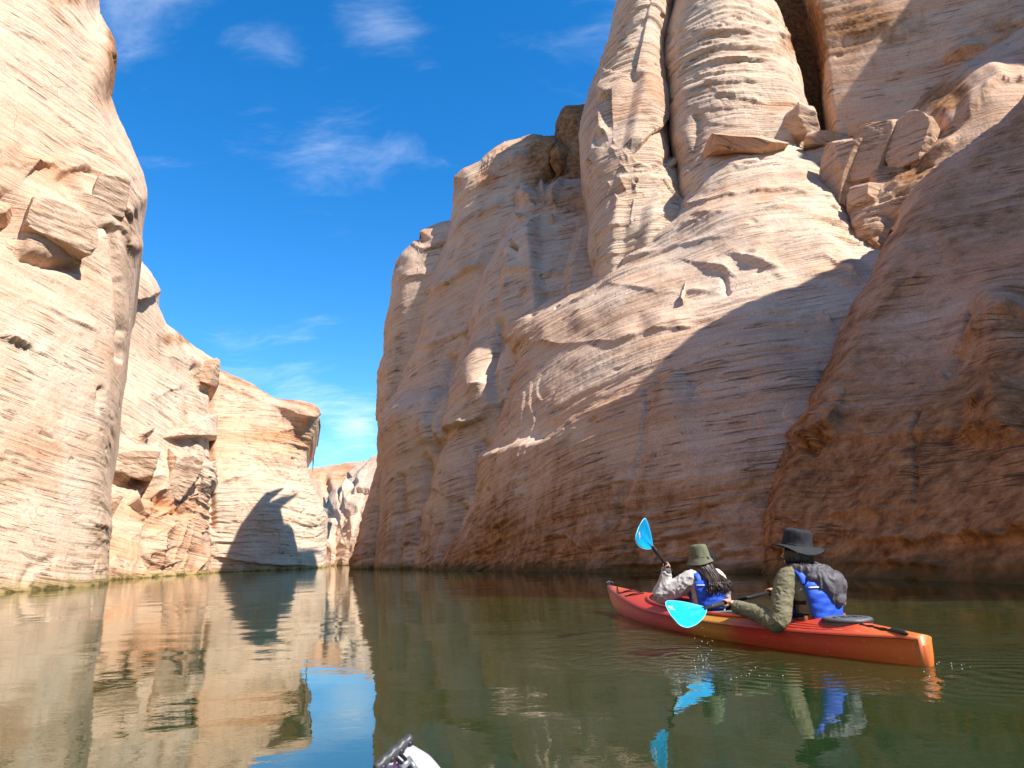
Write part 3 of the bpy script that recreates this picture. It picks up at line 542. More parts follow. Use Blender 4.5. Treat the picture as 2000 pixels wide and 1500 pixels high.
stF = lambda x, y, p: np.clip(0.30 + 0.60 * sstep(5.5 - p[:, 2], 0, 5) + .30 * fbm(p * 0.16 + 9, 3) + 0.25 * blob(x, y, 1900, 420, 130, 60), 0, 1)  # dark varnish, with part of the slope's shade painted in
rock_face('near_slope', [(1474, 1150), (1600, 1160), (1750, 1175), (2000, 1200), (2300, 1240), (2700, 1320)],
    [(1742, 447), (1762, 408), (1790, 370), (1835, 330), (1880, 300), (1950, 250), (2000, 216), (2150, 130), (2300, 50), (2700, -250)],
    [(1474, 1150), (1480, 1118), (1490, 1050), (1502, 980), (1516, 925), (1535, 895), (1556, 880), (1578, 820), (1600, 760), (1640, 655), (1672, 600), (1700, 560), (1722, 500), (1742, 447)], [(2700, 1320), (2700, -250)],
    [(1480, 1118, 20), (1500, 980, 20.4), (1550, 880, 20.9), (1600, 760, 21.9), (1640, 650, 23), (1700, 560, 24.2), (1740, 450, 26), (1790, 370, 26.6), (1880, 300, 26.6), (2000, 215, 26), (2300, 50, 24), (2700, -250, 22), (1600, 1122, 17.2), (1750, 1128, 14.8), (2000, 1140, 11.8), (2300, 1165, 9.6), (2700, 1220, 8.2),
     (1750, 900, 17), (2000, 900, 13.3), (2300, 900, 10.8), (2700, 900, 9), (1850, 700, 19), (2000, 700, 16.5), (2300, 700, 13.7), (1850, 500, 22.3), (2000, 500, 20.3), (2300, 400, 18.6), (1650, 950, 18.4), (2000, 350, 23.6), (2700, 300, 16)],
    330, 430, RW, ub=(.86, .45), free='lt', roll=(34, 2.6), tilt=(0.42, 0.06), rough=0.95, ledge=0.85, lipk=.6, seed=14, back=9,
    feats=[('lip', [(1560, 878), (1600, 850), (1640, 848), (1652, 790)], 0.7, 30), ('crack', [(1575, 872), (1590, 880), (1605, 862)], 0.7, 9), ('crack', [(1795, 800), (1790, 860), (1785, 920), (1788, 980)], 0.18, 4), ('lip', [(1560, 862), (1680, 862), (1790, 855), (1850, 845), (2000, 860)], 0.25, 18),
           ('bump', 1960, 800, 50, 60, 0.8, 0), ('crack', [(1895, 600), (1890, 640), (1860, 700), (1845, 720)], 0.4, 9), ('bump', 1940, 620, 50, 70, 1.2, 20), ('lip', [(1860, 680), (1930, 650), (2000, 620)], 0.6, 30), ('lip', [(1920, 800), (1960, 760), (2000, 740)], 0.6, 16), ('lip', [(1890, 850), (1960, 845), (2000, 850)], 0.5, 14),
           ('lip', [(1520, 1075), (1600, 1085), (1700, 1060), (1800, 1070)], 0.35, 14), ('lip', [(1750, 1090), (1850, 1050), (1950, 1060), (2050, 1040)], 0.5, 14), ('lip', [(1600, 1110), (1700, 1105), (1850, 1120)], 0.5, 12), ('lip', [(1640, 1010), (1740, 1000)], .25, 10), ('lip', [(1800, 500), (1900, 440), (2000, 400)], 0.4, 20), ('lip', [(1750, 560), (1850, 500), (1960, 440)], 0.35, 18)],
    tint=lambda x, y, p: np.clip(0.45 + 0.4 * blob(x, y, 1950, 600, 80, 150), 0, 1), stain_shade=stF, pale=0.0)

# the walls go on outside the picture: up and to the right, where the top edge throws the shade across the near slope, and on both sides behind the camera
def wall_run(name, plan, tops, parent, seed, toward, n=70, lean=1.5, thick=14.0, tilt=(0.3, 0.1), stain_shade=0.12, tint=0.35):
    plan = np.asarray(plan, float); d = np.concatenate([[0], np.cumsum(np.linalg.norm(np.diff(plan, axis=0), axis=1))])
    s_ = np.linspace(0, d[-1], n); xy = np.stack([np.interp(s_, d, plan[:, k]) for k in range(2)], 1); tp = np.interp(s_, d, tops)
    t_ = np.gradient(xy, axis=0); nr = np.stack([t_[:, 1], -t_[:, 0]], 1); nr /= np.linalg.norm(nr, axis=1)[:, None]
    tw = np.array(toward[:2]) - xy.mean(0)
    if (nr @ tw).mean() > 0: nr = -nr                                  # nr points into the rock
    W = np.zeros((53, n, 3))
    for j, v_ in enumerate(np.linspace(0, 1, 50)):
        W[j, :, :2] = xy + nr * lean * (v_ - 0.5); W[j, :, 2] = -1 + v_ * (tp + 1)
    for k, b in enumerate((1.0, thick * .35, thick)):
        W[50 + k, :, :2] = xy + nr * (lean * .5 + b); W[50 + k, :, 2] = tp - 0.05 * b
    return rock_mesh(name, W, np.zeros((53, n, 3)), parent, tilt, 0.9, 0.9, seed, lambda x, y, p: np.full(len(x), stain_shade), lambda x, y, p: np.full(len(x), tint), None, None, toward=toward)
_yy = [34, 27, 20.5, 18.5, 16, 10, -4.2]
wall_run('upper_cliff', [(24, y) for y in _yy] + [(27, -5.2), (40, -5.5)], [19.2, 22.6, 27.2, 31, 33, 34, 34, 34, 34], RW, 15, (-30, 10, 10), n=90)
wall_run('upper_cliff', [(46, 47), (42, 40), (41, 21), (52, 17)], [54, 56, 54, 54], RW, 18, (0, 20, 10))
wall_run('side_wall', [(40, -9), (27, -11), (25, -20), (30, -50)], [15, 18, 20, 26], RW, 16, (-10, -10, 10))
wall_run('side_wall', [(-18.3, 13.5), (-17.5, 0), (-19, -20), (-12, -45)], [38, 36, 34, 32], LW, 17, (20, -10, 10), tilt=(0.05, 0.1), stain_shade=0.05, tint=0.15)

# ---- fallen and wedged blocks
def surf(face_names, x, y):
    best = None
    for nm in face_names:
        for (px_, p_) in FACES.get(nm, []):
            d_ = (px_[:, 0] - x) ** 2 + (px_[:, 1] - y) ** 2; k = int(d_.argmin())
            if best is None or d_[k] < best[0]: best = (d_[k], p_[k])
    return best[1]
def boulder(face, x, y, size, parent, seed, rot=0.0, out=0.25, tint=0.3, stain_shade=0.05, tiltr=0.2):
    c = surf([face], x, y); r = random.Random(seed); bm = bmesh.new()
    bmesh.ops.create_icosphere(bm, subdivisions=5, radius=1.35)
    v0 = np.array([tuple(k_.co) for k_ in bm.verts])
    for k_ in range(13):                                              # split off along joint planes
        if k_ < 6: d_ = np.zeros(3); d_[k_ % 3] = 1 if k_ < 3 else -1; d_ += np.array([r.gauss(0, .16) for _ in range(3)])
        else: d_ = np.array([r.gauss(0, 1) for _ in range(3)])
        d_ /= np.linalg.norm(d_); lim = r.uniform(.72, .98) if k_ < 6 else r.uniform(.88, 1.15)
        ex_ = np.maximum(0, v0 @ d_ - lim); v0 -= ex_[:, None] * d_ * 0.97
    for k_, p_ in zip(bm.verts, v0 * np.array(size)): k_.co = p_
    v_ = np.array([tuple(q.co) for q in bm.verts]); R_ = np.array(Euler((tiltr, 0.1, rot)).to_matrix()); v_ = v_ @ R_.T
    tocam = np.array([0, 0, CAMH]) - c; tocam /= np.linalg.norm(tocam); ctr = c + tocam * out
    w_ = v_ + ctr; n_ = v_ / (np.linalg.norm(v_, axis=1)[:, None] + 1e-6)
    w_ = w_ + n_ * (min(size) * (0.07 * fbm(w_ * 0.9 + seed, 4) + 0.05 * perlin(np.c_[w_[:, :2] * .3, w_[:, 2] * 5.0] + seed)))[:, None]
    for q_, p_ in zip(bm.verts, w_): q_.co = p_
    bmesh.ops.recalc_face_normals(bm, faces=bm.faces[:])
    me = bpy.data.meshes.new('boulder'); bm.to_mesh(me); bm.free()
    bed = bed_coord(w_, (0.1, 0.1)) + v_[:, 0] * .3
    for an, val in (('stain_shade', stain_shade), ('tint', tint), ('pale', .15)): me.attributes.new(an, 'FLOAT', 'POINT').data.foreach_set('value', np.full(len(w_), val, np.float32))
    me.attributes.new('bed', 'FLOAT', 'POINT').data.foreach_set('value', bed.astype(np.float32)); me.materials.append(ROCK)
    o = bpy.data.objects.new('boulder', me); COL.objects.link(o); o.parent = parent; return o
for a in [('rock_face', 88, 462, (1.5, 1.6, 1.15), LW, 1, .9, -.85, .12), ('rock_face', 208, 388, (.9, 1.2, 1.2), LW, 2, .6, -.65, .2), ('rock_face', 12, 405, (.8, .9, .6), LW, 3, .2, .0, .5),
          ('buttress_left', 258, 905, (1.7, 1.7, 1.5), LW, 4, .4, -.3, .12), ('buttress_left', 335, 930, (1.7, 1.7, 2.2), LW, 5, .9, -.5, .12), ('buttress_left', 408, 728, (1.2, 1.6, 1.5), LW, 6, .3, -.6, .35),
          ('main_face', 1448, 296, (2.6, 1.6, .55), RW, 7, .1, -.3, .55), ('ledge_slope', 1655, 345, (1.1, 1.2, 2.3), RW, 8, .2, .0, .35), ('ledge_slope', 1712, 318, (1.0, 1.1, 1.9), RW, 9, .6, .1, .45),
          ('ledge_slope', 1612, 280, (1.4, 1.0, .5), RW, 10, .2, .0, .5), ('ledge_slope', 1690, 268, (1.1, 1.0, .5), RW, 11, .9, .0, .5), ('ledge_slope', 1735, 262, (.6, .7, .8), RW, 12, .4, .0, .3), ('ledge_slope', 1700, 385, (.9, .8, .6), RW, 13, .1, .1, .4),
          ('pillar', 1548, 250, (1.2, 1.2, 1.1), RW, 14, .3, -.1, .3), ('ledge_slope', 1790, 300, (1.2, 1.2, 1.6), RW, 15, .5, -.2, .3)]:
    boulder(a[0], a[1], a[2], a[3], a[4], a[5], a[6], a[7], a[8])

# ------------------------------------------------------------------ water
def sheet(name, x0, x1, y0, y1, z, mat, kind='structure', label=None, cat=None):
    me = bpy.data.meshes.new(name); me.from_pydata([(x0, y0, z), (x1, y0, z), (x1, y1, z), (x0, y1, z)], [], [(0, 1, 2, 3)]); me.materials.append(mat)
    o = bpy.data.objects.new(name, me); COL.objects.link(o); o['kind'] = kind
    if label: o['label'] = label; o['category'] = cat
    return o
sheet('water', -400, 400, -200, 900, 0.0, water_material([(1.9, 6.6, 2.6), (1.15, 5.6, 1.5), (3.0, 4.3, 1.6)]), 'structure', 'calm green lake water mirroring the canyon walls', 'water')

# ------------------------------------------------------------------ things on the water
def simple_mat(name, color, rough=0.6, spec=0.4, bump=0.0, bscale=60.0, var=0.0, vscale=8.0, metal=0.0, coat=0.0, sheen=0.0):
    m, t = newmat(name); tc_ = t('ShaderNodeTexCoord').outputs['Object']
    c = (*color, 1)
    if var:
        n = t.noise(tc_, vscale, 5, 0.6); c = t.mix(t.ramp(n, [(0.3, 0.0), (0.7, 1.0)]), tuple(max(0, q * (1 - var)) for q in color), tuple(min(1, q * (1 + var)) for q in color))
    ins = {'Base Color': c, 'Roughness': rough, 'Specular IOR Level': spec, 'Metallic': metal, 'Coat Weight': coat, 'Sheen Weight': sheen}
    if bump:
        ins['Normal'] = t('ShaderNodeBump', {'Strength': 0.6, 'Distance': bump, 'Height': t.noise(tc_, bscale, 4, 0.6)})
    finish(t, t('ShaderNodeBsdfPrincipled', ins)); return m

KS = onz(1815, 1302)[:2]; KB = onz(1225, 1200)[:2]; KD = (KB - KS) / np.linalg.norm(KB - KS); KANG = math.atan2(KD[1], KD[0])
KROT = Matrix.Rotation(KANG, 3, 'Z')
def kworld(p): q = KROT @ Vector(p); return Vector((KS[0] + q.x, KS[1] + q.y, q.z))
CAML = KROT.transposed() @ Vector((-KS[0], -KS[1], CAMH))          # camera in the boat's frame
def kthing(name, base, label, cat):
    o = empty(name, kworld(base), label, cat); o.rotation_euler = (0, 0, KANG); return o

def mesh_obj(name, verts, faces, mat, parent=None, base=(0, 0, 0), smooth=True, label=None):
    v = np.asarray(verts, float) - np.asarray(base, float)
    me = bpy.data.meshes.new(name); me.from_pydata(v.tolist(), [], [list(map(int, f)) for f in faces]); me.update()
    bm = bmesh.new(); bm.from_mesh(me); bmesh.ops.remove_doubles(bm, verts=bm.verts, dist=1e-5); bmesh.ops.recalc_face_normals(bm, faces=bm.faces); bm.to_mesh(me); bm.free()
    if smooth:
        for p_ in me.polygons: p_.use_smooth = True
    me.materials.append(mat)
    o = bpy.data.objects.new(name, me); COL.objects.link(o); o.parent = parent
    if label: o['label'] = label
    return o
class Geo:
    def __init__(self): self.v = []; self.f = []
    def add(self, v, f):
        k = len(self.v); self.v += [tuple(map(float, q)) for q in v]; self.f += [[i + k for i in ff] for ff in f]; return self
    def tube(self, pts, rad, n=10, up=None, cap=True):
        """loft through pts; rad = number, or per point number / (side, up) pair"""
        P = [Vector(p) for p in pts]; N = len(P)
        if not isinstance(rad, (list, tuple)): rad = [rad] * N
        ref = Vector(up) if up else None; rings = []; prev = None
        for i in range(N):
            t = (P[min(i + 1, N - 1)] - P[max(i - 1, 0)]).normalized()
            if ref is not None: s = t.cross(ref)
            elif prev is None: s = t.cross(Vector((0, 0, 1)) if abs(t.z) < 0.9 else Vector((1, 0, 0)))
            else: s = prev - t * prev.dot(t)
            if s.length < 1e-6: s = t.orthogonal()
            s.normalize(); prev = s; u_ = s.cross(t)
            r = rad[i]; a, b = r if isinstance(r, (list, tuple)) else (r, r)
            rings.append([P[i] + s * a * math.cos(2 * math.pi * k / n) + u_ * b * math.sin(2 * math.pi * k / n) for k in range(n)])
        v = [q for r in rings for q in r]; f = []
        for i in range(N - 1):
            for k in range(n): f.append([i * n + k, i * n + (k + 1) % n, (i + 1) * n + (k + 1) % n, (i + 1) * n + k])
        if cap:
            v += [P[0], P[-1]]; c0 = len(v) - 2
            for k in range(n): f.append([c0, (k + 1) % n, k]); f.append([c0 + 1, (N - 1) * n + k, (N - 1) * n + (k + 1) % n])
        return self.add(v, f)
    def ball(self, c, r, nu=20, nv=14, fn=None):
        r = r if isinstance(r, (list, tuple)) else (r, r, r); v = []; f = []
        for j in range(nv + 1):
            ph = math.pi * j / nv
            for i in range(nu):
                th = 2 * math.pi * i / nu; d = Vector((math.sin(ph) * math.cos(th), math.sin(ph) * math.sin(th), math.cos(ph)))
                q = Vector((d.x * r[0], d.y * r[1], d.z * r[2]))
                if fn: q = fn(d, q)
                v.append(Vector(c) + q)
        for j in range(nv):
            for i in range(nu): f.append([j * nu + i, j * nu + (i + 1) % nu, (j + 1) * nu + (i + 1) % nu, (j + 1) * nu + i])
        return self.add(v, f)
    def obj(self, name, mat, parent=None, base=(0, 0, 0), **k): return mesh_obj(name, self.v, self.f, mat, parent, base, **k)
def cr(pts, n):
    """smooth curve through points"""
    P = np.asarray(pts, float); out = []
    E_ = np.vstack([2 * P[0] - P[1], P, 2 * P[-1] - P[-2]])
    for i in range(len(P) - 1):
        a, b, c, d = E_[i:i + 4]
        for k in range(n):
            t = k / n; out.append(0.5 * ((2 * b) + (c - a) * t + (2 * a - 5 * b + 4 * c - d) * t * t + (3 * b - a - 3 * c + d) * t ** 3))
    out.append(P[-1]); return np.array(out)
def fuse(geo, voxel, smooth_it=3, fn=None):
    """voxel-union overlapping shapes into one continuous skin"""
    me = bpy.data.meshes.new('tmp'); me.from_pydata(geo.v, [], geo.f); bm = bmesh.new(); bm.from_mesh(me); bmesh.ops.recalc_face_normals(bm, faces=bm.faces); bm.to_mesh(me); bm.free()
    o = bpy.data.objects.new('tmp', me); COL.objects.link(o)
    m1 = o.modifiers.new('r', 'REMESH'); m1.mode = 'VOXEL'; m1.voxel_size = voxel
    m2 = o.modifiers.new('s', 'SMOOTH'); m2.iterations = smooth_it; m2.factor = 0.5
    dg = bpy.context.evaluated_depsgraph_get(); ev = o.evaluated_get(dg); em = ev.to_mesh()
    n = len(em.vertices); v = np.zeros(n * 3, np.float32); em.vertices.foreach_get('co', v); v = v.reshape(-1, 3)
    nn = np.zeros(n * 3, np.float32); em.vertices.foreach_get('normal', nn); nn = nn.reshape(-1, 3)
    f = [list(p.vertices) for p in em.polygons]
    ev.to_mesh_clear(); bpy.data.objects.remove(o); bpy.data.meshes.remove(me)
    if fn is not None: v = v + nn * fn(v)[:, None]
    g = Geo(); g.v = [tuple(map(float, q)) for q in v]; g.f = f
    return g
def folds(v, amp, s, seed=0.0):
    w_ = v + 0.04 * np.stack([perlin(v * 9 + 3 + seed), perlin(v * 9 + 8 + seed), perlin(v * 9 + 13 + seed)], 1)
    a = 1.2 - 2.6 * np.abs(perlin(w_ * np.array(s) + seed)) ** 0.7
    b = perlin(w_ * np.array(s) * 2.1 + seed + 7)
    return amp * (a * 0.8 + 0.35 * b)

# ---- the red kayak
def plastic_mat():
    m, t = newmat('kayak_plastic'); tc_ = t('ShaderNodeTexCoord').outputs['Object']; sp = t('ShaderNodeSeparateXYZ', {0: tc_})
    xx = t.math('ADD', sp.outputs[0], t.math('MULTIPLY', t.math('SUBTRACT', t.noise(tc_, 2.2, 4, 0.6), 0.5), 0.55))
    c = t.ramp(t.math('DIVIDE', xx, 5.0), [(0.0, (0.530, 0.133, 0.027)), (0.05, (0.515, 0.101, 0.023)), (0.12, (0.484, 0.058, 0.023)), (0.22, (0.429, 0.027, 0.016)), (0.30, (0.406, 0.023, 0.016)), (0.335, (0.390, 0.172, 0.016)), (0.41, (0.406, 0.203, 0.016)), (0.46, (0.406, 0.039, 0.020)), (0.60, (0.390, 0.023, 0.016)), (0.86, (0.452, 0.055, 0.027)), (0.95, (0.530, 0.133, 0.047))])
    pu = t.math('MULTIPLY', t.smooth(t.noise(tc_, 1.7, 3, 0.5), 0.54, 0.70), t.smooth(sp.outputs[0], 2.9, 3.5))
    c = t.mix(t.math('MULTIPLY', pu, 0.7), c, (.20, .03, .12))
    lo = t.math('SUBTRACT', 1.0, t.smooth(sp.outputs[2], -0.02, 0.10))
    c = t.mix(t.math('MULTIPLY', lo, 0.35), c, (.42, .15, .02))
    sc = t.noise(t('ShaderNodeMapping', {'Vector': tc_, 'Scale': (2.0, 30.0, 30.0)}).outputs[0], 2.0, 5, 0.7)
    c = t.mix(t.math('MULTIPLY', t.smooth(sc, 0.57, 0.70), 0.30), c, (.70, .40, .27))
    bp = t('ShaderNodeBump', {'Strength': 0.3, 'Distance': 0.004, 'Height': t.noise(tc_, 40.0, 4, 0.6)})
    finish(t, t('ShaderNodeBsdfPrincipled', {'Base Color': c, 'Roughness': t.ramp(sc, [(0.3, 0.34), (0.7, 0.52)]), 'Specular IOR Level': 0.45, 'Normal': bp})); return m
PLASTIC = plastic_mat()
BLACKRUB = simple_mat('black_rubber', (.022, .022, .024), 0.55, 0.4, 0.002, 80, 0.3)
GREYRUB = simple_mat('grey_rubber', (.085, .088, .095), 0.5, 0.4, 0.002, 60, 0.35)
CORD = simple_mat('black_cord', (.012, .012, .014), 0.8, 0.2)
DARKIN = simple_mat('dark_cockpit_lining', (.030, .014, .012), 0.7, 0.3, 0.003, 30, 0.4)

def hull_fn(tab):
    X = [r[0] for r in tab]
    return lambda x: [float(np.interp(x, X, [r[k] for r in tab])) for k in (1, 2, 3, 4)]
def smooth_tab(tab, n=60):
    P = cr(tab, 8); return P.tolist()
def build_hull(tab, cock, xs, ndeck=10):
    """hull shell and deck (with an opening) in one skin.  tab rows: x, half beam, sheer z, crown z, keel z"""
    hf = hull_fn(tab); rows = []
    for x in xs:
        b, zs, zd, zk = hf(x); c = cock(x, b)
        prof = []
        for t_ in np.linspace(0, 1, 9):                         # keel up to the sheer
            yy = b * (0.92 * math.sin(t_ * math.pi / 2) ** 0.75 + 0.08 * t_); z_ = zk + (zs - zk) * (t_ ** 2.2 * 0.75 + t_ * 0.25)
            prof.append((yy, z_))
        prof.append((b * 1.012 + 0.004, zs + 0.008)); prof.append((b * 1.0, zs + 0.018))
        for t_ in np.linspace(0, 1, ndeck)[1:]:
            yy = b + (c - b) * t_; r_ = yy / max(b, 1e-4)
            prof.append((yy, zs + 0.018 + (zd - zs) * (1 - abs(r_) ** 1.7)))
        rows.append((x, prof))
    v = []; f = []; n = len(rows[0][1])
    for side in (1, -1):
        k0 = len(v)
        for x, prof in rows: v += [(x, side * y, z) for y, z in prof]
        for i in range(len(rows) - 1):
            for j in range(n - 1):
                q = [k0 + i * n + j, k0 + (i + 1) * n + j, k0 + (i + 1) * n + j + 1, k0 + i * n + j + 1]
                f.append(q if side == 1 else q[::-1])
        # end caps
    for e, i in (('a', 0), ('b', len(rows) - 1)):
        ring = [i * n + j for j in range(n)] + [len(rows) * n + i * n + j for j in range(n - 1, -1, -1)]
        f.append(ring if e == 'b' else ring[::-1])
    return v, f, hf
KTAB = smooth_tab([(0.0, .050, .150, .165, -.06), (0.12, .078, .150, .172, -.09), (0.5, .19, .140, .195, -.11), (1.0, .315, .135, .225, -.12), (1.8, .40, .130, .20, -.13), (2.5, .41, .135, .20, -.13), (3.2, .36, .150, .225, -.12),
                   (3.9, .24, .19, .255, -.10), (4.4, .135, .225, .275, -.06), (4.75, .062, .26, .295, .03), (4.92, .030, .285, .305, .14), (5.0, .012, .300, .312, .24)])
C0, C1, CM = 1.0, 3.66, 0.29
def kcock(x, b):
    if x <= C0 or x >= C1: return 0.0
    t_ = abs((x - (C0 + C1) / 2) / ((C1 - C0) / 2)); return max(0.0, min(CM * (1 - t_ ** 3.2) ** 0.5, b - 0.075))
kxs = np.unique(np.concatenate([np.linspace(0, 5.0, 90), C0 + np.array([1e-4, .01, .03, .06, .1, .15]), C1 - np.array([1e-4, .01, .03, .06, .1, .15])]))
kay = kthing('kayak', (0, 0, 0), 'red and orange tandem kayak carrying two paddlers', 'kayak')
v, f, khf = build_hull(KTAB, kcock, kxs)
mesh_obj('hull', v, f, PLASTIC, kay)
def deckz(x, y):
    b, zs, zd, zk = khf(x); return zs + 0.018 + (zd - zs) * (1 - min(1, abs(y / max(b, 1e-4))) ** 1.7)
# cockpit rim, lining
rim = []
cx = np.concatenate([C0 + (C1 - C0) * (1 - np.cos(np.linspace(0, math.pi, 50))) / 2])
for x in cx: rim.append((x, kcock(x, khf(x)[0]), 0))
rim += [(x, -y, 0) for x, y, _ in rim[-2:0:-1]]
rim3 = [(x, y, deckz(x, y) + 0.012) for x, y, _ in rim]
g = Geo(); g.tube(rim3 + rim3[:1], 0.014, 8, cap=False); g.obj('cockpit_rim', simple_mat('red_rim', (.50, .03, .022), 0.4, 0.5), kay)
g = Geo(); n = len(rim); lv = [(x, y * 0.985, z - 0.012) for x, y, z in rim3] + [(2.33 + (x - 2.33) * 0.985, y * 1.06, 0.03) for x, y, z in rim3] + [(2.33 + (x - 2.33) * 0.97, y * 0.8, -0.06) for x, y, z in rim3]
lf = [[k * n + i, k * n + (i + 1) % n, (k + 1) * n + (i + 1) % n, (k + 1) * n + i] for k in range(2) for i in range(n)] + [[2 * n + i for i in range(n)]]
g.add(lv, lf); g.obj('cockpit_lining', DARKIN, kay)
# moulded ribs on the quarters
for side in (1, -1):
    for k in range(3):
        pts = []
        for x in np.linspace(0.42, 1.30 + 0.1 * k, 16):
            b = khf(x)[0]; u_ = (x - 0.42) / 0.9; y = side * b * (0.80 - 0.10 * k + 0.10 * math.sin(u_ * math.pi)) ; pts.append((x, y, deckz(x, y) - 0.002))
        g = Geo(); g.tube(pts, [0.006 * math.sin(math.pi * (i + .3) / 15.6) + 0.0015 for i in range(16)], 6); g.obj('moulded_rib', simple_mat('rib_shade_red', (.42, .04, .025), 0.45), kay)
for side in (1, -1):
    g = Geo(); g.tube([(x, side * (khf(x)[0] * 1.012 + .004), khf(x)[1] + .006) for x in np.linspace(.03, 4.96, 90)], .0035, 6); g.obj('seam', simple_mat('seam_dark_red', (.30, .03, .02), .5), kay)
# hatch
hx = 0.66; hz = deckz(hx, 0) - 0.018
prof = [(0.0, .034), (.10, .033), (.108, .029), (.120, .029), (.126, .036), (.150, .036), (.163, .028), (.165, .010), (.158, -.006), (.158, -.03)]
hv = []; hf_ = []; ns = 40
for r, z in prof:
    for i in range(ns): a = 2 * math.pi * i / ns; hv.append((hx + r * math.cos(a), r * math.sin(a), hz + z - 0.004))
for j in range(len(prof) - 1):
    for i in range(ns): hf_.append([j * ns + i, j * ns + (i + 1) % ns, (j + 1) * ns + (i + 1) % ns, (j + 1) * ns + i])
hatch = mesh_obj('hatch_lid', hv, hf_, GREYRUB, kay)
g = Geo()
for k in range(5):
    a = -0.5 + 0.25 * k; g.tube(cr([(hx - .05 + .01 * k, a * .16 - .02, hz + .031), (hx + .0, a * .16 + .015 * (-1) ** k, hz + .034), (hx + .05, a * .16 - .01, hz + .031)], 5), 0.004, 6)
g.obj('moulded_emblem', GREYRUB, hatch)
g = Geo(); g.tube([(hx + .162 * math.cos(a), .162 * math.sin(a), hz + .012) for a in np.linspace(0, 2 * math.pi, 41)], 0.009, 8, cap=False); g.obj('lid_rim', BLACKRUB, hatch)
# stern grab handle with its cord, rudder slot
g = Geo(); g.tube([(.07, .055, .185), (.10, .053, .19), (.20, .045, .195), (.23, .043, .19)], [.008, .015, .015, .010], 10); g.obj('grab_handle', BLACKRUB, kay)
g = Geo(); g.tube(cr([(.22, .045, .192), (.28, .04, .2), (.33, .055, .198), (.38, .035, .205), (.43, .05, .205), (.47, .045, .208)], 6), .0045, 6); g.tube(cr([(.22, .05, .192), (.29, .06, .195), (.34, .035, .2), (.39, .055, .2), (.45, .045, .208)], 6), .0045, 6); g.ball((.47, .046, .208), .012, 8, 6); g.obj('grab_cord', CORD, kay)
g = Geo(); g.add([(-.004, -.022, .118), (-.004, .022, .118), (-.004, .008, -.03), (-.004, -.008, -.03), (.003, -.026, .126), (.003, .026, .126), (.003, .011, -.04), (.003, -.011, -.04)], [[0, 1, 2, 3], [0, 4, 5, 1], [1, 5, 6, 2], [2, 6, 7, 3], [3, 7, 4, 0]]); g.obj('skeg_slot', simple_mat('slot_orange', (.50, .10, .02), 0.5), kay)
# bow toggle and deck lines
g = Geo(); g.tube(cr([(4.94, .05, .345), (4.97, 0, .36), (4.94, -.05, .345)], 6), [.010, .013, .015, .016, .017, .018, .018, .018, .017, .016, .015, .013, .010], 10); g.tube([(4.95, 0, .30), (4.96, 0, .355)], .006, 6); g.obj('bow_toggle', BLACKRUB, kay)
def online(pts, lift=0.006): return [(x, y, deckz(x, y) + lift) for x, y in cr([(*p, 0) for p in pts], 6)[:, :2]]
for pts in ([(4.70, .0), (4.45, .10), (4.33, .125)], [(4.33, .125), (4.25, .0), (4.33, -.125)], [(4.33, .125), (4.1, .03), (3.95, .0)], [(4.05, .18), (3.95, .02), (4.05, -.18)], [(4.05, .18), (3.90, .12), (3.84, .05)]):
    g = Geo(); g.tube(online(pts), .005, 6); g.obj('deck_line', CORD, kay)
for (x, y) in ((4.33, .125), (4.33, -.125), (4.05, .18), (4.05, -.18)):
    g = Geo(); g.ball((x, y, deckz(x, y) + .008), (.016, .012, .010), 8, 6); g.obj('line_fitting', BLACKRUB, kay)
# seat backs
SEATM = simple_mat('brown_seat_back', (.30, .09, .04), 0.6, 0.3)
for sx, sh_, sm_ in ((0.93, .24, SEATM), (2.42, .17, BLACKRUB)):
    gv = []; gf = []
    for j, z in enumerate(np.linspace(0.02, sh_, 7)):
        for i, y in enumerate(np.linspace(-.19, .19, 11)): gv.append((sx - .05 * (z - .06) / .28 + .25 * y * y * 4 * .25, y * (1 - .12 * (j / 6) ** 3), z))
    nv_ = len(gv); gv += [(x - .03, y, z) for x, y, z in gv]
    for j in range(6):
        for i in range(10):
            a = j * 11 + i; gf.append([a, a + 1, a + 12, a + 11]); gf.append([nv_ + a, nv_ + a + 11, nv_ + a + 12, nv_ + a + 1])
    per = [j for j in range(11)] + [11 * j + 10 for j in range(1, 7)] + [66 + i for i in range(9, -1, -1)] + [11 * j for j in range(5, 0, -1)]
    for a, b in zip(per, per[1:] + per[:1]): gf.append([a, b, nv_ + b, nv_ + a])
    mesh_obj('seat_back', gv, gf, sm_, kay)

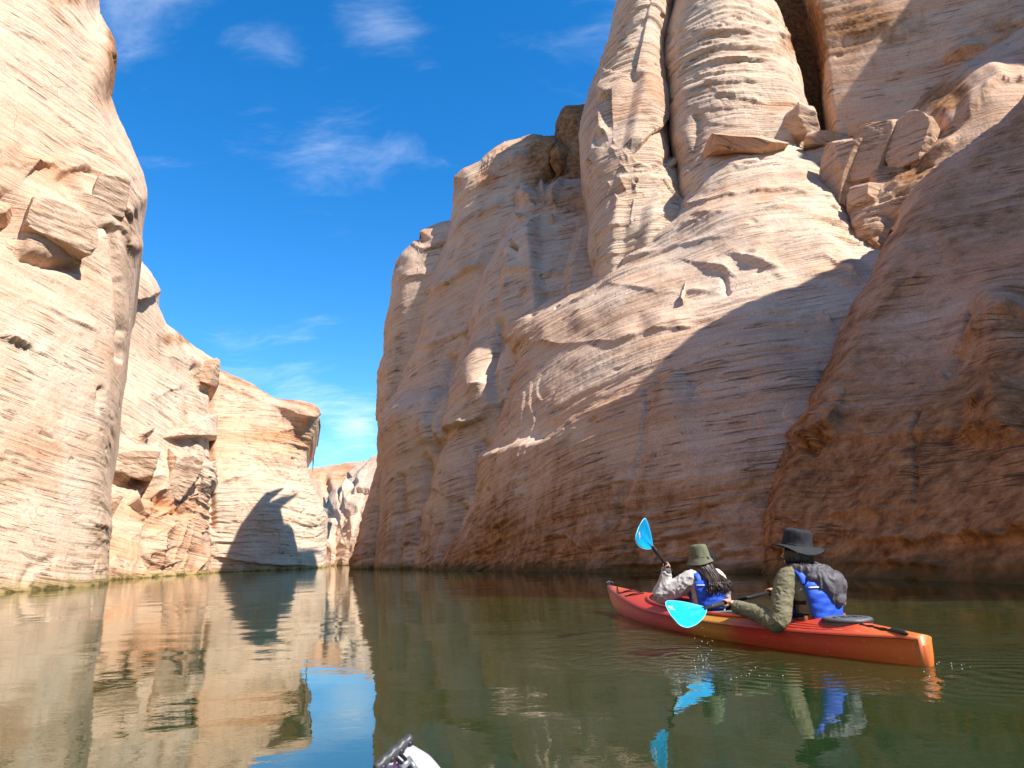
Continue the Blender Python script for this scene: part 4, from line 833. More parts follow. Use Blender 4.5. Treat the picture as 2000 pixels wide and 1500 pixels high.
# ---- paddles
BLUE = simple_mat('cyan_blade_plastic', (.0, .33, .68), 0.38, 0.5, 0.002, 25, 0.16, 9)
WHITEP = simple_mat('white_print', (.80, .84, .86), 0.5)
SHAFT = simple_mat('black_shaft', (.018, .018, .02), 0.35, 0.5)
def make_paddle(label, A, Bp, nA, nB, print_on):
    """A, Bp: centres of the two blades in the boat's frame; nA, nB: facing of each blade"""
    A = Vector(A); Bp = Vector(Bp); ax = (A - Bp).normalized(); mid = (A + Bp) / 2
    pd = kthing('paddle', tuple(mid), label, 'paddle'); base = tuple(mid)
    g = Geo(); g.tube([A - ax * .19, Bp + ax * .19], .0155, 12); g.obj('shaft', SHAFT, pd, base)
    for C, sgn, nn in ((A, 1, nA), (Bp, -1, nB)):
        g = Geo(); g.tube([C - ax * sgn * .46, C - ax * sgn * .445, C - ax * sgn * .30, C - ax * sgn * .285], [.017, .020, .020, .017], 12); g.obj('grip_ring', BLACKRUB, pd, base)
        a = ax * sgn; nv_ = Vector(nn); nv_ = (nv_ - a * nv_.dot(a)).normalized(); wv_ = nv_.cross(a)
        L0, L1 = -.215, .235; pv = []; pf = []; NU, NV = 26, 13
        for s_ in (1, -1):
            for i in range(NU):
                t_ = i / (NU - 1); l_ = L0 + (L1 - L0) * t_
                hw = .128 * (math.sin(min(t_ * 1.15, 1.0) * math.pi / 2) ** 0.85) * (1 - max(0, (t_ - .80) / .20) ** 3.2) ** 0.5 * (1 - .10 * max(0, t_ - .8) / .2) + .014 * (1 - t_)
                for j in range(NV):
                    y = -1 + 2 * j / (NV - 1)
                    sk = .036 * t_ * y * min(1, hw / .11)                                # one side runs longer
                    rib = .010 * math.exp(-(y / .16) ** 2) * (1 - t_ ** 1.5) + (.006 if abs(y) > .93 else 0) * 0
                    dish = -.018 * (1 - y * y) * math.sin(math.pi * t_) + .02 * t_ * t_
                    pv.append(C + a * (l_ + sk) + wv_ * hw * y + nv_ * (dish + s_ * (.0028 + rib * (1 if s_ == 1 else .3))))
        for k in (0, 1):
            for i in range(NU - 1):
                for j in range(NV - 1):
                    q = k * NU * NV + i * NV + j; pf.append([q, q + 1, q + NV + 1, q + NV] if k else [q, q + NV, q + NV + 1, q + 1])
        M_ = NU * NV; per = [j for j in range(NV)] + [i * NV + NV - 1 for i in range(1, NU)] + [(NU - 1) * NV + j for j in range(NV - 2, -1, -1)] + [i * NV for i in range(NU - 2, 0, -1)]
        for p_, q_ in zip(per, per[1:] + per[:1]): pf.append([p_, q_, M_ + q_, M_ + p_])
        bl = mesh_obj('blade', pv, pf, BLUE, pd, base)
        # pale moulded edge
        g = Geo(); g.tube([(Vector(pv[i]) + Vector(pv[M_ + i])) / 2 for i in per + per[:1]], .0033, 6, cap=False); g.obj('blade_edge', simple_mat('pale_blade_edge', (.25, .62, .80), .4), bl, base)
        # print: a word and a thin line under it
        cu = bpy.data.curves.new('t', 'FONT'); cu.body = 'BEST'; cu.size = .034; cu.align_x = 'CENTER'; cu.extrude = .0008
        to = bpy.data.objects.new('t', cu); COL.objects.link(to); dg = bpy.context.evaluated_depsgraph_get(); tm = to.evaluated_get(dg).to_mesh()
        tv = [tuple(q.co) for q in tm.vertices]; tf = [list(q.vertices) for q in tm.polygons]; to.evaluated_get(dg).to_mesh_clear(); bpy.data.objects.remove(to); bpy.data.curves.remove(cu)
        k = len(tv); tv += [(-.04, -.011, 0), (.04, -.011, 0), (.04, -.008, 0), (-.04, -.008, 0)]; tf.append([k, k + 1, k + 2, k + 3])
        o3 = []
        rx, ry, off = print_on[0 if sgn == 1 else 1]                  # reading direction in (a, w)
        rd = (a * rx + wv_ * ry).normalized(); ud = nv_.cross(rd)
        cen = C + a * .150 + wv_ * off
        for (x_, y_, z_) in tv:
            q = cen + rd * x_ + ud * y_
            t_ = min(1, max(0, ((q - C).dot(a) - L0) / (L1 - L0))); hw = .12; yy = max(-1, min(1, (q - C).dot(wv_) / hw))
            dish = -.018 * (1 - yy * yy) * math.sin(math.pi * t_) + .02 * t_ * t_
            rib = .010 * math.exp(-(yy / .16) ** 2) * (1 - t_ ** 1.5)
            o3.append(q + nv_ * (dish + .0055 + rib + z_))
        mesh_obj('lettering', o3, tf, WHITEP, bl, base, smooth=False)
    return pd
PM = (Vector((1.20, .93, .285)), Vector((2.02, -.74, .40)))
PW = (Vector((2.22, .75, .855)), Vector((3.56, -.49, .08)))
make_paddle('cyan paddle held low over the left side by the person in the black hat', PM[0], PM[1], tuple((CAML - PM[0]).normalized() + Vector((0, 0, 0.55))), (0.2, -.3, 1), [(-.97, .2, -.062), (-1, 0, 0.05)])
make_paddle('cyan paddle raised with one blade in the air by the long-haired person', PW[0], PW[1], tuple(CAML - PW[0] + Vector((0.0, -5.0, 0))), (1, .3, .6), [(-.95, .3, .05), (1, 0, 0.05)])

# ---- people
SKIN = simple_mat('skin', (.50, .27, .18), 0.55, 0.35, 0.001, 60, 0.08)
HAIRB = simple_mat('black_hair', (.012, .010, .010), 0.38, 0.5)
HAIRD = simple_mat('dark_brown_hair', (.045, .024, .017), 0.38, 0.5, var=0.4, vscale=25)
OLIVE = simple_mat('olive_shell_fabric', (.165, .147, .084), 0.75, 0.25, 0.002, 90, 0.05)
CREAM = simple_mat('pale_grey_fleece', (.46, .42, .385), 0.9, 0.15, 0.002, 120, 0.1)
NAVY = simple_mat('royal_blue_nylon', (.018, .085, .52), 0.6, 0.35, 0.002, 60, 0.12)
BLACKCL = simple_mat('black_trouser_cloth', (.012, .012, .014), 0.8, 0.2, 0.002, 60)
HOODM = simple_mat('grey_lining_fabric', (.075, .068, .076), 0.6, 0.35, 0.002, 60, 0.2)
HATB = simple_mat('black_hat_cloth', (.020, .021, .024), 0.8, 0.25, 0.002, 90, 0.2)
HATO = simple_mat('olive_hat_cloth', (.125, .130, .080), 0.85, 0.2, 0.002, 90, 0.12)
TAPE = simple_mat('silver_reflective_tape', (.62, .64, .66), 0.35, 0.5)

def head_geo(g, c, face, s=1.0):
    """head with brow, nose, mouth, chin and ears; face = unit horizontal direction it looks"""
    fx = Vector(face).normalized(); lx = Vector((0, 0, 1)).cross(fx)
    def fn(d, q):
        loc = Vector((d.x * .098, d.y * .076, d.z * .118)) * s
        if d.z < -0.1: k = (-d.z - .1) / .9; loc.y *= 1 - .32 * k; loc.x = loc.x * (1 - .18 * k) + .016 * k * s
        if d.x > .55 and abs(d.y) < .5: loc.x *= .96
        return fx * loc.x + lx * loc.y + Vector((0, 0, loc.z))
    g.ball(c, 1.0, 28, 20, fn); C = Vector(c)
    def P(x, y, z): return C + (fx * x + lx * y + Vector((0, 0, z))) * s
    g.tube([P(.088, 0, .022), P(.105, 0, -.008), P(.116, 0, -.026), P(.098, 0, -.038)], [.008 * s, .010 * s, .013 * s, .008 * s], 8)
    g.tube([P(.090, -.045, .030), P(.101, 0, .032), P(.090, .045, .030)], .008 * s, 8)
    g.tube([P(.090, -.022, -.060), P(.101, 0, -.061), P(.090, .022, -.060)], .0065 * s, 8)
    g.tube([P(.089, -.018, -.072), P(.098, 0, -.074), P(.089, .018, -.072)], .0065 * s, 8)
    for sd in (1, -1): g.tube([P(-.005, sd * .076, .028), P(-.014, sd * .090, .010), P(-.006, sd * .083, -.028)], [(.014 * s, .008 * s)] * 3, 8)
    return P
def hand_geo(g, c, along, grip, toward, s=1.0, left=True):
    """fist round a shaft: c on the shaft axis, along = shaft direction (index side), toward = from shaft to wrist"""
    c = Vector(c); al = Vector(along).normalized(); tw = Vector(toward); tw = (tw - al * tw.dot(al)).normalized(); nr = al.cross(tw)
    if nr.dot(Vector(grip)) < 0: nr = -nr
    def P(a, t_, n_): return c + (al * a + tw * t_ + nr * n_) * s
    g.tube([P(-.036, .052, .020), P(.0, .056, .022), P(.036, .052, .020)], [(.024 * s, .016 * s), (.028 * s, .018 * s), (.024 * s, .016 * s)], 10)   # palm
    g.tube([P(0, .05, .022), P(0, .095, .015)], [(.032 * s, .020 * s), (.025 * s, .020 * s)], 10)
    for k, (a, ln) in enumerate(((.033, .9), (.011, 1.0), (-.011, .95), (-.031, .8))):
        pts = [P(a, .040, .024), P(a, .006, .030), P(a, -.022, .016), P(a, -.027, -.008), P(a, -.008, -.026), P(a, .012 * ln, -.027)]
        g.tube(cr(pts, 3), [.0098 * s - .0002 * i * s for i in range(16)], 8)
    g.tube(cr([P(.030, .055, .006), P(.050, .030, -.010), P(.046, .004, -.024), P(.036, -.014, -.024)], 3), [.0115 * s - .0003 * i * s for i in range(10)], 8)
def hat(parent, base, C, face, prof, brim, wav, mat, tilt, name='hat', crease=0.006, seed=0):
    fx = Vector(face).normalized(); lx = Vector((0, 0, 1)).cross(fx); n = 48; gv = []
    R = Matrix.Rotation(tilt[0], 3, lx) @ Matrix.Rotation(tilt[1], 3, fx)
    for j, (r, z) in enumerate(prof):
        for i in range(n):
            a = 2 * math.pi * i / n; rr = r * (1 + .10 * math.cos(2 * a) * (1 if j < brim else .6)); zz = z
            if j >= brim: k = (j - brim + 1) / (len(prof) - brim); zz += wav * k * math.sin(2 * a + .6) + .4 * wav * k * math.sin(3 * a + 1.3 + seed)
            q = fx * rr * math.cos(a) + lx * rr * math.sin(a) + Vector((0, 0, zz)); gv.append(Vector(C) + R @ q)
    gf = [[j * n + i, j * n + (i + 1) % n, (j + 1) * n + (i + 1) % n, (j + 1) * n + i] for j in range(len(prof) - 1) for i in range(n)]
    gf.append([i for i in range(n)][::-1])
    a = np.array([tuple(q) for q in gv]); off = crease * fbm(a * np.array([22, 22, 34]) + seed, 3); ctr = np.array(tuple(C))
    a += off[:, None] * (a - ctr) / (np.linalg.norm(a - ctr, axis=1)[:, None] + 1e-6)
    o = mesh_obj(name, a, gf, mat, parent, base)
    so = o.modifiers.new('thick', 'SOLIDIFY'); so.thickness = .004; so.offset = 0; sb = o.modifiers.new('sub', 'SUBSURF'); sb.levels = 1; sb.render_levels = 1
    return o, (lambda x, y, z: Vector(C) + R @ (fx * x + lx * y + Vector((0, 0, z))))
def panel(g, cen, rad, a0, a1, z0, z1, th, yaw, puff=.012, round_=.28, na=26, nz=20):
    """curved padded panel wrapped on an elliptical trunk"""
    def P(u_, v_, o_):
        # rounded corners
        du = abs(2 * u_ - 1); dv = abs(2 * v_ - 1); z = z0 + (z1 - z0) * v_
        cx_, cy_ = cen(z); rx_, ry_ = rad(z); a = a0 + (a1 - a0) * u_
        edge = (1 - du ** 6) * (1 - dv ** 6); o2 = (o_ + (.006 * math.sin(z * 95 + 2 * math.sin(a * 3)) * math.sin(a * 7 + z * 20) if o_ > 0 else 0)) * (0.35 + 0.65 * max(0, edge) ** .5) + (puff * max(0, edge) ** .5 if o_ > 0 else 0)
        lx_ = (rx_ + .006 + max(o2, 0)) * math.cos(a); ly_ = (ry_ + .006 + max(o2, 0)) * math.sin(a)
        return (cx_ + lx_ * math.cos(yaw) - ly_ * math.sin(yaw), cy_ + lx_ * math.sin(yaw) + ly_ * math.cos(yaw), z)
    def uvround(u_, v_):
        x, y = 2 * u_ - 1, 2 * v_ - 1; k = round_
        f1 = 1 - k * max(0, abs(y) - (1 - k)) ** 2 / k ** 2 * 1.0; f2 = 1 - k * .8 * max(0, abs(x) - (1 - k)) ** 2 / k ** 2
        return (x * f1 + 1) / 2, (y * f2 + 1) / 2
    v = []; f = []
    for o_ in (th, 0.0):
        for j in range(nz):
            for i in range(na):
                u_, v_ = uvround(i / (na - 1), j / (nz - 1)); v.append(P(u_, v_, o_))
    M_ = na * nz
    for k in (0, 1):
        for j in range(nz - 1):
            for i in range(na - 1):
                q = k * M_ + j * na + i; f.append([q, q + 1, q + na + 1, q + na] if k == 0 else [q, q + na, q + na + 1, q + 1])
    per = [i for i in range(na)] + [j * na + na - 1 for j in range(1, nz)] + [(nz - 1) * na + i for i in range(na - 2, -1, -1)] + [j * na for j in range(nz - 2, 0, -1)]
    for p_, q_ in zip(per, per[1:] + per[:1]): f.append([p_, M_ + p_, M_ + q_, q_])
    g.add(v, f); return P

def trunk(cx0, zs, lean, yaw, rads):
    cen = lambda z: (float(np.interp(z, zs, lean)), 0.0)
    rad = lambda z: tuple(float(np.interp(z, zs, [r[k] for r in rads])) for k in (0, 1))
    return cen, rad
def trunk_geo(g, cen, rad, z0, z1, yaw, n=12, ns=24, grow=0.0):
    v = []; f = []; zs = np.linspace(z0, z1, n)
    for z in zs:
        c = cen(z); r = rad(z)
        for i in range(ns):
            a = 2 * math.pi * i / ns; lx_ = (r[0] + grow) * math.cos(a); ly_ = (r[1] + grow) * math.sin(a)
            v.append((c[0] + lx_ * math.cos(yaw) - ly_ * math.sin(yaw), c[1] + lx_ * math.sin(yaw) + ly_ * math.cos(yaw), z))
    for j in range(n - 1):
        for i in range(ns): f.append([j * ns + i, j * ns + (i + 1) % ns, (j + 1) * ns + (i + 1) % ns, (j + 1) * ns + i])
    f.append(list(range(ns))[::-1]); f.append([(n - 1) * ns + i for i in range(ns)]); g.add(v, f)

def person_man():
    base = (0.98, 0, 0.0); yaw = math.radians(8)
    o = kthing('person', base, 'person in a black wide-brimmed hat and olive jacket in the rear seat', 'person')
    zs = [0.0, .12, .25, .38, .48, .54, .58]; lean = [.98, .98, .97, .985, 1.01, 1.03, 1.045]
    cen, rad = trunk(0, zs, lean, yaw, [(.14, .17), (.135, .17), (.115, .155), (.125, .175), (.115, .18), (.075, .12), (.05, .06)])
    face = (math.cos(math.radians(50)), math.sin(math.radians(50)), -.02)
    hc = (1.095, .015, .685)
    sh = {1: (1.03, .195, .485), -1: (1.05, -.19, .485)}; el = {1: (1.00, .315, .205), -1: (1.20, -.33, .30)}
    ax = (PM[0] - PM[1]).normalized()
    hd = {1: PM[0] - ax * .50, -1: PM[0] - ax * 1.18}
    # skin: head, neck, hands and forearms under the cloth, one surface
    g = Geo(); P = head_geo(g, hc, face, .98)
    g.tube([(1.03, 0, .50), (1.05, .005, .58), (1.08, .01, .65)], [.062, .056, .058], 14)
    trunk_geo(g, cen, rad, .05, .53, yaw, grow=-.02)
    for s_ in (1, -1):
        wr = Vector(el[s_]) * .18 + Vector(hd[s_]) * .82
        g.tube([sh[s_], el[s_], wr], [.045, .036, .026], 10); g.tube([(1.0, s_ * .09, .08), (1.5, s_ * .17, .22), (1.9, s_ * .12, .0)], [.075, .055, .04], 10)
        hand_geo(g, hd[s_], ax * s_, (0, 0, 1), Vector(el[s_]) - hd[s_], .92)
    fuse(g, .0055, 2).obj('body', SKIN, o, base)
    # jacket
    g = Geo(); trunk_geo(g, cen, rad, .09, .555, yaw, grow=.004)
    for s_ in (1, -1):
        S_, E_ = Vector(sh[s_]), Vector(el[s_]); W_ = E_ * .20 + Vector(hd[s_]) * .80
        nc = Vector((1.03, s_ * .05, .545))
        g.tube(cr([nc, S_ + Vector((0, s_ * -.03, .018)), S_ * .62 + E_ * .38, E_ + Vector((-.012, s_ * .012, -.008)), E_ * .62 + W_ * .38, W_], 5),
               [float(np.interp(i, [0, 5, 10, 15, 20, 25], [.055, .083, .078, .068, .064, .048])) for i in range(26)], 16)
    def jf(v): return folds(v, .0055, (20, 12, 26), 2.0) + folds(v, .003, (44, 30, 60), 5.0)
    jk = fuse(g, .007, 3, jf).obj('jacket', OLIVE, o, base)
    W_ = Vector(el[1]) * .22 + Vector(hd[1]) * .78; dirw = (Vector(hd[1]) - Vector(el[1])).normalized()
    g = Geo(); g.tube([W_ - dirw * .02, W_ + dirw * .015], .050, 16, cap=False); g.obj('cuff', OLIVE, jk, base)
    # collar and the loose hood hanging out over the vest
    g = Geo()
    for k in range(1): g.tube([(1.045 + .085 * math.cos(a), .085 * math.sin(a), .575 + .012 * math.cos(a)) for a in np.linspace(0, 2 * math.pi, 25)], [(.022, .030)] * 25, 10, up=(0, 0, 1))
    g.tube(cr([(1.06, .12, .545), (1.00, .13, .555), (.93, .09, .55), (.89, .0, .545), (.92, -.10, .54), (1.0, -.13, .54)], 4), [(.03, .04)] * 21, 10)
    def hf2(d, q):
        q = Vector((q.x, q.y * (1.05 - .25 * max(0, -d.z)), q.z)); return q
    g.ball((.855, -.06, .435), (.072, .122, .110), 26, 20, hf2); g.ball((.885, -.04, .50), (.075, .145, .055), 22, 14); g.ball((.84, -.075, .36), (.05, .075, .065), 18, 12)
    fuse(g, .0075, 2, lambda v: folds(v, .011, (10, 22, 6), 11.0) + folds(v, .003, (30, 40, 18), 3.0)).obj('hood', HOODM, jk, base)
    # trousers
    g = Geo(); trunk_geo(g, cen, rad, .0, .17, yaw, grow=.002)
    for s_ in (1, -1): g.tube(cr([(1.0, s_ * .09, .07), (1.28, s_ * .15, .13), (1.50, s_ * .18, .21), (1.70, s_ * .16, .10), (1.90, s_ * .12, .0)], 5), [float(np.interp(i, [0, 10, 20], [.095, .078, .052])) for i in range(21)], 14)
    fuse(g, .01, 2, lambda v: folds(v, .006, (16, 16, 16), 3.0)).obj('trousers', BLACKCL, o, base)
    # life vest
    g = Geo(); panel(g, cen, rad, math.pi - .92, math.pi + .92, .185, .50, .030, yaw); ve = g.obj('life_vest', NAVY, o, base)
    g = Geo(); panel(g, cen, rad, -.95, .95, .18, .47, .034, yaw); g.obj('front_panel', NAVY, ve, base)
    for s_ in (1, -1):
        g = Geo(); g.tube(cr([(.905, s_ * .115, .46), (.93, s_ * .125, .53), (1.02, s_ * .125, .572), (1.10, s_ * .12, .535), (1.145, s_ * .105, .44)], 6), [(.034, .014)] * 25, 12); g.obj('shoulder_strap', NAVY, ve, base)
        for z in (.24, .33):
            c = cen(z); r = rad(z); g = Geo(); g.tube([(c[0] + (r[0] + .012) * math.cos(a), s_ * (r[1] + .012) * math.sin(a), z) for a in np.linspace(.9, math.pi - .9, 12)], [(.003, .014)] * 12, 8, up=(0, 0, 1)); g.obj('side_strap', BLACKCL, ve, base)
    g = Geo(); panel(g, cen, rad, math.pi - .78, math.pi - .30, .425, .447, .047, yaw, .004, .1, 10, 4); g.obj('reflector', TAPE, ve, base)
    # hair: short, combed down at the nape
    g = Geo(); fx = Vector(face).normalized(); rng = random.Random(4)
    for k in range(420):
        a = rng.uniform(.62, 2 * math.pi - .62); q = rng.uniform(.0, 1)
        x, y = math.cos(a), math.sin(a); z0 = .05 - .03 * q
        g.tube([P(x * .094, y * .078, z0), P(x * .108, y * .090, z0 - .045), P(x * .104 + rng.uniform(-.01, .01), y * .086, z0 - .085 - .045 * q * max(0, -x)), P(x * .098 + rng.uniform(-.014, .014), y * .078 + rng.uniform(-.012, .012), z0 - .115 - .05 * q * max(0, -x))], [.007, .007, .005, .001], 4)
    g.obj('hair', HAIRB, o, base)
    prof = [(.050, .125), (.076, .122), (.088, .112), (.093, .080), (.097, .045), (.102, .012), (.104, .0), (.128, -.006), (.155, -.014), (.178, -.022), (.181, -.023)]
    ht, hp = hat(o, base, P(-.004, 0, .052), face, prof, 7, .022, HATB, (math.radians(-11), math.radians(-3)), crease=.008, seed=3)
    g = Geo(); g.tube([hp(.104 * math.cos(a) * 1.08, .104 * math.sin(a) * .92, .008) for a in np.linspace(0, 2 * math.pi, 33)], [(.0035, .010)] * 33, 6, up=(0, 0, 1), cap=False); g.obj('hat_band', HATB, ht, base)
    g = Geo(); g.tube(cr([P(.05, .082, .02), P(.058, .078, -.05), P(.05, .05, -.115), P(.05, .0, -.13)], 5), .0025, 5); g.obj('chin_cord', CORD, ht, base)
    for s_ in (1, -1):
        g = Geo(); g.ball(P(.086, s_ * .031, .008), .0115, 10, 8); g.obj('eye', simple_mat('eye', (.05, .03, .02), .2), o, base)
person_man()

def person_woman():
    base = (2.54, 0, 0.0); yaw = math.radians(-6)
    o = kthing('person', base, 'person with long dark hair in an olive bucket hat in the front seat', 'person')
    zs = [0.0, .10, .22, .34, .44, .49, .53]; lean = [2.52, 2.53, 2.53, 2.54, 2.56, 2.575, 2.585]
    cen, rad = trunk(0, zs, lean, yaw, [(.13, .16), (.125, .16), (.10, .135), (.11, .15), (.10, .15), (.065, .10), (.04, .05)])
    face = (math.cos(math.radians(12)), math.sin(math.radians(12)), -.02); hc = (2.625, .0, .615)
    ax = (PW[0] - PW[1]).normalized()
    sh = {1: (2.585, .165, .445), -1: (2.585, -.165, .445)}; el = {1: (2.74, .365, .335), -1: (2.80, -.30, .30)}
    hd = {1: PW[0] - ax * .68, -1: PW[0] - ax * 1.28}
    g = Geo(); P = head_geo(g, hc, face, .92)
    g.tube([(2.57, 0, .45), (2.59, 0, .53), (2.61, 0, .58)], [.052, .046, .048], 14)
    trunk_geo(g, cen, rad, .05, .49, yaw, grow=-.02)
    for s_ in (1, -1):
        wr = Vector(el[s_]) * .18 + Vector(hd[s_]) * .82
        g.tube([sh[s_], el[s_], wr], [.038, .030, .022], 10); g.tube([(2.55, s_ * .09, .08), (3.0, s_ * .15, .22), (3.4, s_ * .10, .02)], [.07, .05, .035], 10)
        hand_geo(g, hd[s_], ax * s_, (0, 0, 1), Vector(el[s_]) - hd[s_], .82)
    fuse(g, .0055, 2).obj('body', SKIN, o, base)
    g = Geo(); trunk_geo(g, cen, rad, .10, .50, yaw, grow=.004)
    for s_ in (1, -1):
        S_, E_ = Vector(sh[s_]), Vector(el[s_]); W_ = E_ * .16 + Vector(hd[s_]) * .84; nc = Vector((2.58, s_ * .04, .49))
        g.tube(cr([nc, S_ + Vector((0, s_ * -.03, .015)), S_ * .55 + E_ * .45 + Vector((0, 0, -.02)), E_ + Vector((0, s_ * .012, -.015)), E_ * .6 + W_ * .4 + Vector((0, 0, -.012)), W_], 5),
               [float(np.interp(i, [0, 5, 10, 15, 20, 25], [.05, .078, .086, .082, .070, .042])) for i in range(26)], 16)
    sw = fuse(g, .009, 3, lambda v: folds(v, .010, (13, 13, 15), 4.0) + folds(v, .003, (36, 36, 36), 9.0)).obj('sweater', CREAM, o, base)
    Wq = Vector(el[1]) * .12 + Vector(hd[1]) * .88; dw = (Vector(hd[1]) - Vector(el[1])).normalized()
    g = Geo(); g.tube([Wq - dw * .045, Wq - dw * .02, Wq + dw * .012], [.049, .046, .040], 16); g.obj('cuff', simple_mat('dark_grey_cuff', (.075, .07, .085), .85), sw, base)
    g = Geo(); trunk_geo(g, cen, rad, .0, .18, yaw, grow=.002)
    for s_ in (1, -1): g.tube(cr([(2.55, s_ * .085, .07), (2.8, s_ * .13, .15), (3.0, s_ * .15, .22), (3.2, s_ * .13, .12), (3.4, s_ * .10, .02)], 5), [float(np.interp(i, [0, 10, 20], [.09, .07, .048])) for i in range(21)], 14)
    fuse(g, .01, 2).obj('trousers', BLACKCL, o, base)
    g = Geo(); panel(g, cen, rad, math.pi - 1.0, math.pi + 1.0, .175, .455, .034, yaw); ve = g.obj('life_vest', NAVY, o, base)
    g = Geo(); panel(g, cen, rad, -.95, .95, .17, .43, .034, yaw); g.obj('front_panel', NAVY, ve, base)
    for s_ in (1, -1):
        g = Geo(); g.tube(cr([(2.47, s_ * .095, .42), (2.50, s_ * .105, .485), (2.57, s_ * .105, .52), (2.64, s_ * .10, .49), (2.68, s_ * .09, .40)], 6), [(.032, .013)] * 25, 12); g.obj('shoulder_strap', NAVY, ve, base)
    g = Geo(); panel(g, cen, rad, math.pi - .85, math.pi - .25, .395, .413, .050, yaw, .004, .1, 10, 4); g.obj('reflector', TAPE, ve, base)
    # long loose hair
    g = Geo(); rng = random.Random(9)
    for k in range(620):
        a = rng.uniform(.75, 2 * math.pi - .75); x, y = math.cos(a), math.sin(a); ln = rng.uniform(.55, 1.0)
        z0 = rng.uniform(.0, .06); wob = rng.uniform(-.03, .03); out = rng.uniform(.0, .022)
        p0 = P(x * .088, y * .074, z0); p1 = P(x * (.104 + out), y * (.092 + out), z0 - .08)
        yv = y * .088 + wob * .8; xv = -.185 - out - .03 * rng.random() if x < .2 else x * .085
        p2 = P(xv, yv + .01 * math.sin(k), -.15 - .03 * ln); p3 = P(xv - .055 + .03 * rng.uniform(-1, 1), yv * 1.15 + wob, -.13 - .155 * ln); p4 = P(xv - .050 + .03 * rng.uniform(-1, 1), yv * 1.15 + wob * 1.6, -.15 - .20 * ln)
        g.tube(cr([p0, p1, p2, p3, p4], 4), [float(np.interp(i, [0, 5, 11, 16], [.005, .0050, .0036, .0008])) for i in range(17)], 4)
    g.obj('hair', HAIRD, o, base)
    prof = [(.045, .128), (.070, .124), (.082, .112), (.088, .080), (.092, .045), (.096, .015), (.097, .0), (.108, -.018), (.120, -.038), (.130, -.056), (.132, -.058)]
    ht, hp = hat(o, base, P(-.002, 0, .038), face, prof, 7, .010, HATO, (math.radians(2), math.radians(-3)), crease=.007, seed=8)
    g = Geo(); g.tube([hp(.099 * math.cos(a) * 1.08, .099 * math.sin(a) * .92, .006) for a in np.linspace(0, 2 * math.pi, 33)], [(.003, .008)] * 33, 6, up=(0, 0, 1), cap=False); g.obj('hat_band', HATO, ht, base)
    g = Geo(); g.tube(cr([hp(-.105, .0, .01), hp(-.118, .006, -.012), hp(-.122, -.004, -.03)], 4), .003, 5); g.tube(cr([hp(-.105, .004, .01), hp(-.118, -.012, -.008), hp(-.124, -.014, -.02)], 4), .003, 5); g.obj('drawcord', CORD, ht, base)
    for s_ in (1, -1):
        g = Geo(); g.ball(P(.086, s_ * .031, .008), .0115, 10, 8); g.obj('eye', bpy.data.materials['eye'], o, base)
person_woman()

# ---- the bow of the boat the picture is taken from
WHITEK = simple_mat('white_kayak_plastic', (.40, .39, .41), 0.45, 0.4, 0.002, 40, 0.06)
tip = onz(796, 1462, 0.27); heel = Vector((0.05, -1.35, 0)); bd = Vector((tip[0] - heel.x, tip[1] - heel.y, 0)); BL = bd.length; bang = math.atan2(bd.y, bd.x)
own = empty('kayak', (heel.x, heel.y, 0), 'bow of a white kayak with a grey carry handle at the bottom edge', 'kayak'); own.rotation_euler = (0, 0, bang)
OT = smooth_tab([(0, .12, .20, .21, -.02), (.2, .26, .18, .2, -.06), (.8, .36, .17, .19, -.08), (1.6, .37, .17, .19, -.08), (2.4, .26, .19, .21, -.07), (BL - .35, .135, .225, .24, -.02), (BL - .12, .075, .245, .262, .06), (BL - .03, .042, .25, .268, .14), (BL, .018, .245, .262, .19)])
def ocock(x, b):
    if x <= .5 or x >= 1.9: return 0.0
    t_ = abs((x - 1.2) / .7); return min(.24 * (1 - t_ ** 3) ** .5, b - .08)
oxs = np.unique(np.concatenate([np.linspace(0, BL, 60), BL - np.array([.01, .02, .04, .07])]))
v, f, ohf = build_hull(OT, ocock, oxs); mesh_obj('hull', v, f, WHITEK, own)
g = Geo(); ow = [(x, s_ * ocock(x, ohf(x)[0]) * 1.0, ohf(x)[1]) for s_, xx in ((1, np.linspace(.501, 1.899, 24)), (-1, np.linspace(1.899, .501, 24))) for x in xx]
n = len(ow); g.add([(x, y * 1.02, z + .01) for x, y, z in ow] + [(x, y * .9, .02) for x, y, z in ow], [[i, (i + 1) % n, n + (i + 1) % n, n + i] for i in range(n)] + [[n + i for i in range(n)]]); g.obj('seat_well', simple_mat('grey_well', (.3, .3, .31), .6), own)
ohand = empty('tmp_handle'); bpy.data.objects.remove(ohand)
def owl(p): r = Matrix.Rotation(-bang, 3, 'Z') @ (Vector(p) - Vector((heel.x, heel.y, 0))); return r
hA = owl(tuple(at(733, 1502, 1.72))); hB = owl(tuple(at(803, 1440, 1.80)))
g = Geo(); N = 40; pts = [hA.lerp(hB, i / N) for i in range(N + 1)]; rd = []
for i in range(N + 1):
    e = 1 if 1 < i < N - 1 else .75; sc = .0105 + .0016 * math.cos(i / N * 2 * math.pi * 4.0); rd.append((.0105 * e, sc * 1.1 * e))
g.tube(pts, rd, 14)
hb_ = g.obj('carry_handle', simple_mat('dark_grey_handle', (.045, .046, .050), .45, .45, .002, 60, .2), own)
av = (hB - hA).normalized(); camo = owl((0, 0, CAMH)); nz_ = (camo - hA).normalized(); sd = av.cross(nz_).normalized()
if sd.z > 0: sd = -sd
g = Geo()
for i in range(4):
    c = hA.lerp(hB, (i + .55) / 4) + sd * .011 + nz_ * .001; g.ball(c - sd * .004, (.010, .010, .008), 12, 10)
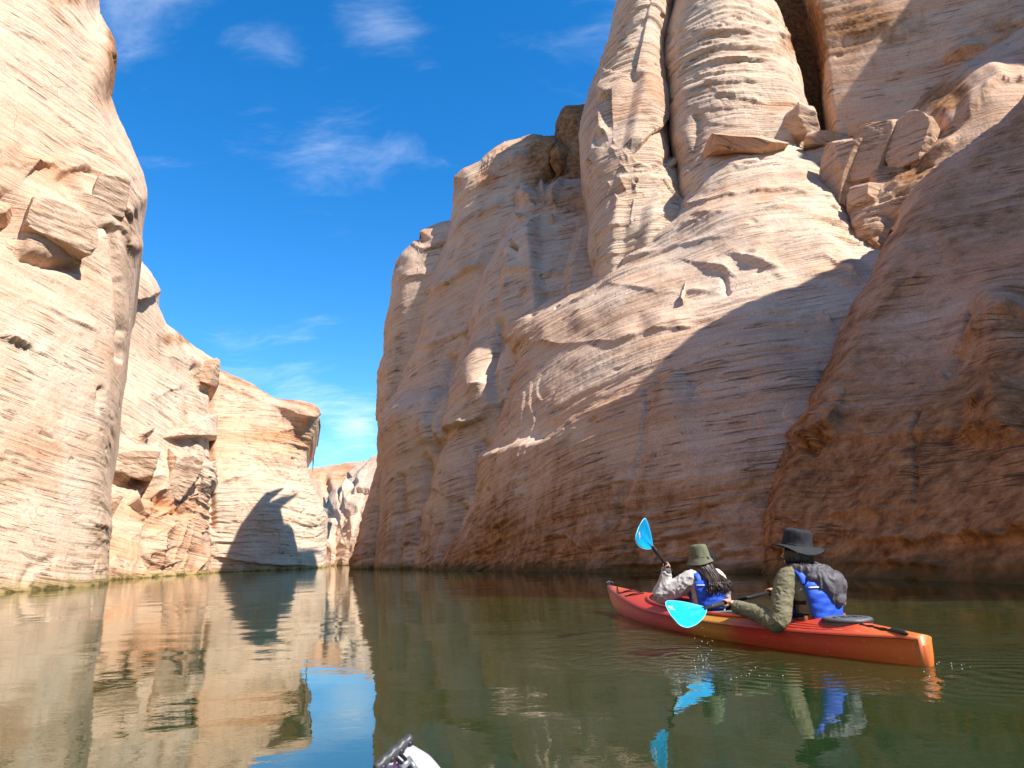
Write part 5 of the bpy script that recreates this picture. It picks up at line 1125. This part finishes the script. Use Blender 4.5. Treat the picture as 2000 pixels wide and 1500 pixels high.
g.obj('finger_grip', simple_mat('dark_grip_rubber', (.014, .015, .017), .5), hb_)
bowc = owl(tuple(at(792, 1492, 1.80))); mh = hA.lerp(hB, .52)
for k in (-1, 1):
    g = Geo(); g.tube(cr([mh + av * .006 * k + sd * .006, (mh + bowc) / 2 + av * .007 * k + nz_ * .006, bowc + av * .006 * k, bowc + sd * .05], 5), .0042, 7); g.obj('handle_cord', CORD, own)
g = Geo(); g.tube([bowc - av * .016, bowc + av * .016], .009, 10); g.tube([bowc - av * .014, bowc - av * .013 + sd * .03], .006, 8); g.tube([bowc + av * .014, bowc + av * .013 + sd * .03], .006, 8); g.obj('shackle', simple_mat('grey_metal_fitting', (.28, .29, .30), .35, .5, metal=.6), own)
pb = owl(tuple(at(774, 1497, 1.80))); g = Geo(); g.ball(pb, (.008, .008, .009), 12, 10); g.obj('lilac_bead', simple_mat('lilac_plastic', (.34, .18, .42), .35), own)
g = Geo(); g.tube([owl(tuple(at(774, 1480, 1.8))), owl(tuple(at(768, 1500, 1.8))), owl(tuple(at(764, 1515, 1.8)))], .003, 6); g.obj('orange_cord', simple_mat('orange_cord', (.40, .20, .10), .7), own)

# ---- drops thrown up by the paddle
DROP = simple_mat('water_drop', (.75, .78, .78), 0.05, 0.8)
g = Geo(); rng = random.Random(3)
for k in range(60):
    q = rng.random()
    if k < 34: u_ = rng.gauss(1368, 12); v_ = 1225 + 90 * q; Yd = 5.45
    elif k < 50: u_ = rng.gauss(1480, 55); v_ = rng.gauss(1312, 9); Yd = None
    else: u_ = rng.uniform(1800, 1900); v_ = rng.gauss(1302, 8); Yd = None
    if Yd: p = at(u_, v_, Yd - .2 * q)
    else: p = onz(u_, v_, rng.uniform(.0, .03))
    p = np.array(p)
    if p[2] < 0.0: p = np.array(onz(u_, v_, 0.004))
    r = rng.uniform(.0012, .0032); g.ball(tuple(p), r, 7, 5)
sp = g.obj('splash', DROP); sp['kind'] = 'stuff'; sp['label'] = 'spray of water drops thrown up beside the red kayak'; sp['category'] = 'splash'
